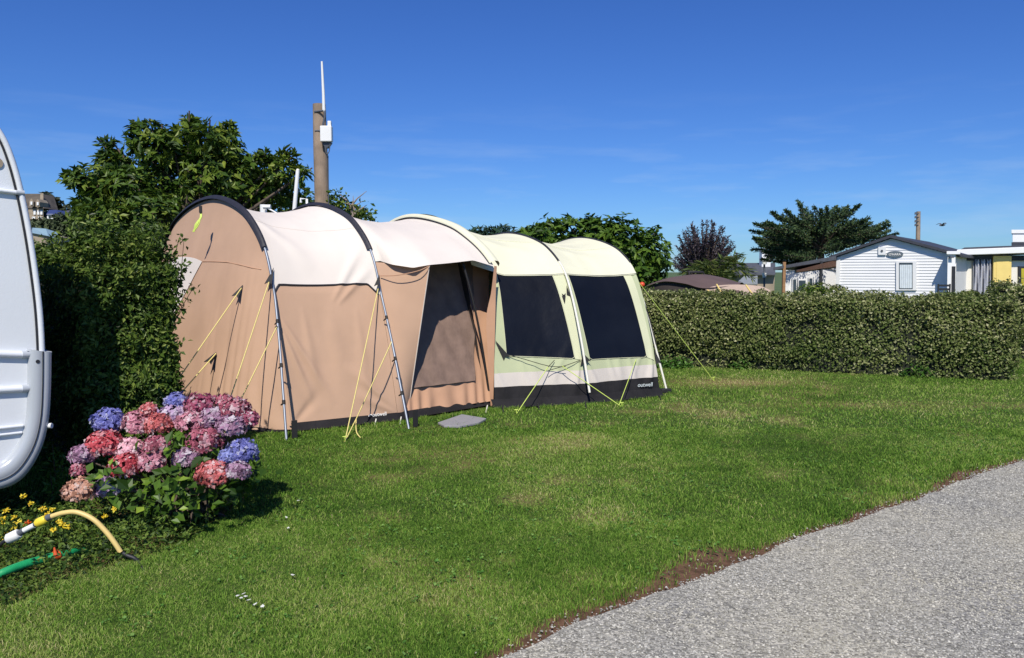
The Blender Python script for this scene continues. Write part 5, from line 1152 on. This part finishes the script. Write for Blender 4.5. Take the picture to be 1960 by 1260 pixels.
stripe = bpy.data.materials.new('striped_curtain'); stripe.use_nodes = True; t_ = stripe.node_tree; wv_ = t_.nodes.new('ShaderNodeTexWave'); wv_.inputs['Scale'].default_value = 4.2; wv_.bands_direction = 'X'; wv_.inputs['Distortion'].default_value = .5
rc = t_.nodes.new('ShaderNodeValToRGB'); rc.color_ramp.elements[0].color = (.12, .13, .17, 1); rc.color_ramp.elements[1].color = (.72, .72, .78, 1); rc.color_ramp.elements[0].position = .4; rc.color_ramp.elements[1].position = .55
tcn = t_.nodes.new('ShaderNodeTexCoord'); t_.links.new(tcn.outputs['Object'], wv_.inputs[0]); t_.links.new(wv_.outputs[0], rc.inputs[0]); t_.links.new(rc.outputs[0], t_.nodes['Principled BSDF'].inputs['Base Color'])
link('curtain', grid_mesh('curtain', cq), stripe, hm2)
bx2(1897, 497, 1902, 560, YB-.06, .06, 'door_post', M['rubber'], hm2, zmin=0)
dr_ = bx2(1902, 490, 1937, 560, YB-.2, .08, 'door', M['yellowd'], hm2, .03, zmin=.2); bx2(1907, 494, 1932, 556, YB-.215, .02, 'panel', M['yellowd'], dr_, .012)
wf = bx2(1950, 510, 1975, 552, YB-.08, .08, 'window', M['rubber'], hm2, .01); bx2(1955, 514, 1971, 548, YB-.09, .02, 'pane', mat('yellow_blind', (.45, .38, .03), .5), wf)
ch = bx2(1938, 446, 1975, 464, YB+1, .9, 'flue', M['white_paint'], hm2, .02); bx2(1936, 440, 1962, 447, YB+.95, 1., 'flue_cap', M['white_paint'], hm2, .01)
bx2(1936, 464, 1990, 471, YB+.9, 1.2, 'flue_base', M['roofdark'], hm2)
# white side lobby and dark chairs between the homes
lob = thing('garden_shed', (*P(1822, 560, 28.)[:2], 0), 'narrow white lean-to between the two mobile homes', 'shed')
bx2(1814, 484, 1829, 560, 28.2, 1.0, 'wall', M['white_paint'], lob, zmin=0); bx2(1823, 510, 1829, 560, 28.15, .04, 'doorway', M['rubber'], lob, zmin=0); bx2(1812, 481, 1838, 487, 28.1, 1.2, 'roof', M['white_paint'], lob, .01); bx2(1819, 490, 1826, 494, 28.05, .1, 'lamp', M['gplast'], lob)
cy = P(1814, 545, 26.8); ch_ = thing('garden_chair', (cy[0], cy[1], 0), 'dark garden chair standing between the white and ivory homes', 'chair')
b = MB()
for k_ in range(3): b.box((cy[0], cy[1]+.22, 1.02-.13*k_), (.42, .03, .07))
b.box((cy[0]-.2, cy[1]+.22, .55), (.04, .04, 1.05)).box((cy[0]+.2, cy[1]+.22, .55), (.04, .04, 1.05)); b.build('backrest', M['rubber'], ch_)
MB().box((cy[0], cy[1], .45), (.46, .44, .04)).build('seat', M['rubber'], ch_, .008)
for sx_ in (-1, 1): MB().box((cy[0]+.2*sx_, cy[1]-.2, .22), (.04, .04, .44)).build('leg', M['rubber'], ch_)
# telegraph pole
q = P(1759, 470, 45); tpz = P(1758, 405, 45); tg_ = thing('telegraph_pole', (q[0], q[1], 0), 'distant brown wooden telegraph pole above the white mobile home roof', 'pole')
MB().tube([(q[0], q[1], -.1), tpz], [.14, .11], 10).build('post', M['wood_pole'], tg_)
for y_ in (409, 416, 424, 431): c_ = P(1752, y_, 44.9); MB().tube([c_, c_+[.2, 0, 0]], .025, 5).tube([c_-[0, 0, .06], c_+[0, 0, .08]], [.05, .035], 8).build('insulator', M['gplast'], tg_)
# gull
c_ = P(1803, 432, 60); gu = thing('gull', c_, 'small grey bird flying above the mobile homes', 'bird')
b = MB(); b.tube(smooth_path([c_-[.22, 0, .0], c_-[.1, 0, -.01], c_+[.06, 0, .02], c_+[.2, 0, .05], c_+[.27, 0, .045]], 14), np.interp(np.linspace(0, 1, 14), [0, .2, .5, .8, 1], [.015, .05, .075, .045, .01]), 8)
for s_ in (-1, 1): b.add([c_+[.08, 0, .03], c_+[-.08, 0, .03], c_+[-.10, s_*.35, .18], c_+[.10, s_*.35, .2], c_+[-.12, s_*.7, .08], c_+[-.04, s_*.7, .10]], [(0, 1, 2, 3), (3, 2, 4, 5)])
b.build('body', M['slate'], gu)
# distant brown awning tent
g = np.random.default_rng(81); Yt = 19.
bt0 = thing('awning_tent', (*P(1350, 565, Yt)[:2], 0), 'brown roofed family tent with beige window panels behind the hedge', 'tent')
ridge = smooth_path([P(1262, 543, Yt), P(1300, 531, Yt), P(1340, 525, Yt), P(1385, 532, Yt), P(1425, 545, Yt)], 30)
eavef = smooth_path([P(1235, 549, Yt-.9), P(1270, 539, Yt-1.3), P(1310, 543, Yt-1.5), P(1350, 552, Yt-1.6), P(1415, 545, Yt-1.0)], 30)
rows = [eavef*(1-t_)+ridge*t_+np.array([0, 0, .05*math.sin(math.pi*t_)]) for t_ in np.linspace(0, 1, 8)]+[ridge+np.array([0, t_*2.2, -.5*t_*t_]) for t_ in (.3, .6, 1)]
link('roof', grid_mesh('roof', np.stack(rows, 1)), M['brownt'], bt0)
low = eavef.copy(); low[:, 2] = 0.1; low[:, 1] -= .1; link('front_wall', grid_mesh('front_wall', np.stack([eavef-[0, -.1, .03], low], 1)), M['dark_in'], bt0)
top2 = smooth_path([P(1350, 552, Yt-1.55), P(1380, 546, Yt-1.3), P(1420, 545, Yt-1.0), P(1455, 548, Yt-.8), P(1475, 556, Yt-.7)], 30); low2 = top2.copy(); low2[:, 2] = .1; low2[:, 1] -= .5; low2[:, 0] += .1
link('side_wall', grid_mesh('side_wall', np.stack([top2, (top2+low2)/2-[0, .06, 0], low2], 1)), M['beiget'], bt0)
for a_, b2_ in (((1372, 545), (1384, 566)), ((1428, 546), (1442, 566)), ((1352, 552), (1364, 568))): MB().tube([P(*a_, Yt-1.42), P(*b2_, Yt-1.9)], .02, 6).build('pole', M['yellowd'], bt0)
q = [P(1390, 566, Yt-1.75), P(1422, 566, Yt-1.75), P(1414, 556, Yt-1.5), P(1394, 556, Yt-1.5)]; MB().prism(q, (0, .03, 0)).build('window', M['brownt'], bt0)
MB().tube([P(1321, 532, Yt-.3), P(1318, 521, Yt-.3), P(1345, 521, Yt), P(1350, 530, Yt)], .03, 6).build('roof_bar', M['tab'], bt0)
b0_ = P(1229, 545, 17.); oc = thing('buoy', (b0_[0], b0_[1], 0), 'small round orange float on a stake by the brown tent', 'float')
bm = bmesh.new(); bmesh.ops.create_uvsphere(bm, u_segments=16, v_segments=10, radius=.06); me = bpy.data.meshes.new('float'); bm.to_mesh(me); bm.free()
for v in me.vertices: v.co = v.co+Vector(b0_)
me.polygons.foreach_set('use_smooth', [True]*len(me.polygons)); link('float', me, M['orange'], oc); MB().tube([(b0_[0], b0_[1], 0), b0_-[0, 0, .08]], .012, 6).build('stake', M['wood_pole'], oc)
# slate roofed house behind
Yd = 60
t, a2, n_ = facade(1400, 1482, Yd, Yd, 525, 'house', 'low grey house with slate roof behind the palm', M['stone'], M['slate'], 522, 6, 'house')
b = MB(); b.hexa([P(1396, 527, Yd-.6), P(1484, 527, Yd-.6), P(1484, 506, Yd+3), P(1402, 506, Yd+3)], [P(1396, 524, Yd-.6), P(1484, 524, Yd-.6), P(1484, 503.5, Yd+3), P(1402, 503.5, Yd+3)]); b.build('roof_slope', M['slate'], t)
c_ = P(1464, 500, Yd+2); MB().box((c_[0], c_[1], c_[2]), (.7, .7, 1.6)).build('chimney', M['white_paint'], t, .03)
b2 = MB(); b2.hexa([P(1408, 545, 45), P(1450, 545, 45), P(1450, 530, 47), P(1425, 530, 47)], [P(1408, 543, 45), P(1450, 543, 45), P(1450, 528, 47), P(1425, 528, 47)]); 
sh = thing('shed', (*P(1430, 560, 46)[:2], 0), 'low shed with pale grey sheet roof in front of the slate roofed house', 'shed'); b2.build('roof', mat('pale_sheet', (.25, .27, .28), .6), sh)
q = [P(1410, 545, 45.3), P(1450, 545, 45.3), P(1450, 560, 45.3), P(1410, 560, 45.3)]; q[2][2] = q[3][2] = 0; MB().prism(q, (0, 2, 0)).build('wall', M['stone'], sh)
b = thing('street_lamp', (*P(1463, 560, 40)[:2], 0), 'thin dark post with two white fittings left of the dark canopy', 'lamp post')
MB().tube([(*P(1463, 560, 40)[:2], 0), P(1463, 495, 40)], .05, 8).build('post', M['gplast'], b)
for y_, s_ in ((500, .16), (527, .12)): c_ = P(1463, y_, 39.9); MB().tube([c_-[0, 0, s_], c_+[0, 0, s_]], [s_*.7, s_], 10).build('fitting', M['box'], b)

# shrubs between the hedge and the homes
g = np.random.default_rng(91)
def bush(px, py, Y, rp, n, m, label, size=.09):
    c = P(px, py, Y); t = thing('shrub', (c[0], c[1], 0), label, 'shrub'); r_ = rp*Y/F; d = sph(n, g); d[:, 2] = np.abs(d[:, 2])*1.0-.2
    p_ = c+d*g.uniform(.3, 1.1, (n, 1))*[r_*1.6, r_, r_]; MB().tube([(c[0], c[1], 0), c], [.04, .02], 6).build('stem', M['bark'], t)
    for _ in range(8): pass
    link('foliage', leaf_mesh('foliage', p_, d+[0, 0, .4], size, .3, .2, direc=d+g.normal(0, .3, d.shape)+[0, 0, .5], seed=17), m, t)
bush(1560, 562, 14.5, 26, 700, fig, 'loose leafy shrub rising above the hedge before the dark canopy')
bush(1602, 556, 14.5, 14, 160, hm, 'thin sprig rising above the hedge at the corner of the white home')
bush(1855, 567, 14, 14, 300, hm, 'loose growth above the hedge below the ivory home')
bush(1905, 569, 14, 12, 160, fig, 'darker growth above the hedge below the yellow door')
# hill on the far left with a stone house
g = np.random.default_rng(95)
nx = 60; hx = np.linspace(-240, -40, nx); ry = np.linspace(120, 330, 30); HX, HY = np.meshgrid(hx, ry, indexing='ij')
topz = P(90, 404, 170)[2]
HZ = topz*np.clip((HY-120)/48, 0, 1)**1.2*np.clip((-55-HX)/28, 0, 1)+6*(vnoise(stack(HX, HY), .03, 3)-.5)*np.clip((HY-125)/30, 0, 1)*np.clip((-60-HX)/20, 0, 1)-.2
tag(link('hill', grid_mesh('hill', np.stack([HX, HY, HZ], -1)), mat('hill_grass', (.045, .065, .025), .95, var=.5, vscale=.06, detail=8)), kind='structure', label='distant wooded hillside on the far left')
hc = P(66, 400, 160.); hw = 2.2*160/F
sh2 = thing('house', (hc[0], hc[1], hc[2]-2), 'stone house with steep dark roof and chimney on the far hill', 'house')
def far(x0, y0, x1, y1, Y, dep, name, m, parent, bev=0): return bx2(x0, y0, x1, y1, Y, dep, name, m, parent, bev)
far(40, 398, 83, 425, 160, 8, 'wall', M['stone'], sh2)
b = MB(); b.prism([P(38, 399, 159.8), P(84, 399, 159.8), P(76, 371, 163), P(44, 371, 163)], (0, 5, 0)); b.build('roof', mat('brown_tiles', (.09, .075, .06), .8, var=.3, vscale=.8), sh2)
far(77, 370, 83, 392, 161, 1.5, 'chimney', M['stone'], sh2)
for x_, y_, nm in ((60, 386, 'dormer'), (72, 387, 'dormer')): b = MB(); b.prism([P(x_-4, y_+9, 159), P(x_+4, y_+9, 159), P(x_+4, y_, 159), P(x_, y_-6, 159), P(x_-4, y_, 159)], (0, 3, 0)); d_ = b.build(nm, M['stone'], sh2); far(x_-1.8, y_, x_+1.8, y_+6, 158.8, .1, 'window', M['white_paint'], d_)
for x_ in (66, 73, 79): far(x_-2, 403, x_+2, 411, 159.8, .3, 'window', M['white_paint'], sh2)
for x_ in (64, 76): far(x_-3, 415, x_+3, 419, 159.8, .3, 'balcony', M['white_paint'], sh2)
dk = leafmat('far_leaves', [(.012, .020, .012), (.028, .040, .018), (.05, .06, .03)], .7, .1)
cl = []
for (px, py, rp) in ((88, 378, 9), (95, 386, 12), (104, 392, 12), (112, 398, 10), (122, 402, 10), (90, 396, 12), (105, 405, 8)): cp(px, py, 172, rp)
fb = P(98, 415, 172); tree('hill_tree', 'dark tree mass on the ridge beside the far stone house', (fb[0], fb[1], fb[2]-3), cl, dk, 1.1, 22, g, .5, 4, .4, fork=tuple(fb))
cl = []
for (px, py, rp) in ((70, 432, 12), (90, 430, 12), (105, 428, 12), (120, 422, 12), (135, 425, 12), (150, 430, 12), (95, 450, 14), (120, 445, 16), (145, 450, 16)): cp(px, py, 118, rp)
fb = P(110, 450, 118); tree('hill_tree', 'dull green trees below the far stone house', (fb[0], fb[1], 0), cl, leafmat('far_leaves_green', [(.02, .035, .014), (.04, .06, .022), (.07, .09, .035)], .7, .1), .8, 30, g, .5, 4, .4, fork=tuple(fb))
hh = thing('house', P(104, 416, 140), 'far blue roofed house on the slope right of the stone house', 'house'); far(90, 410, 112, 419, 140, 4, 'wall', M['white_paint'], hh); b = MB(); b.prism([P(88, 411, 139.8), P(114, 411, 139.8), P(108, 402, 143), (P(94, 402, 143))], (0, 3, 0)); b.build('roof', mat('blue_slates', (.03, .05, .16), .6), hh)
for x_ in (94, 102): far(x_-1.5, 412, x_+1.5, 417, 139.8, .2, 'window', M['glass'], hh)
hh = thing('house', P(132, 412, 150), 'small pale far house partly behind the palmate tree', 'house'); far(126, 409, 142, 415, 150, 4, 'wall', M['white_paint'], hh); b = MB(); b.prism([P(124, 409, 149.8), P(144, 409, 149.8), P(140, 403, 153), (P(128, 403, 153))], (0, 3, 0)); b.build('roof', M['slate'], hh)
hh = thing('shed', P(76, 449, 60)*[1, 1, 0], 'pale blue sheet roofed hut just right of the caravan edge', 'hut'); b = MB(); b.prism([P(60, 446, 60), P(92, 452, 60), P(88, 438, 63), P(62, 436, 63)], (0, 1.5, -.2)); b.build('roof', mat('pale_blue_sheet', (.28, .42, .48), .5), hh)
q = [P(62, 447, 60.2), P(90, 452, 60.2), P(90, 470, 60.2), P(62, 470, 60.2)]; q[2][2] = q[3][2] = 0; MB().prism(q, (0, 3, 0)).build('wall', M['stone'], hh)
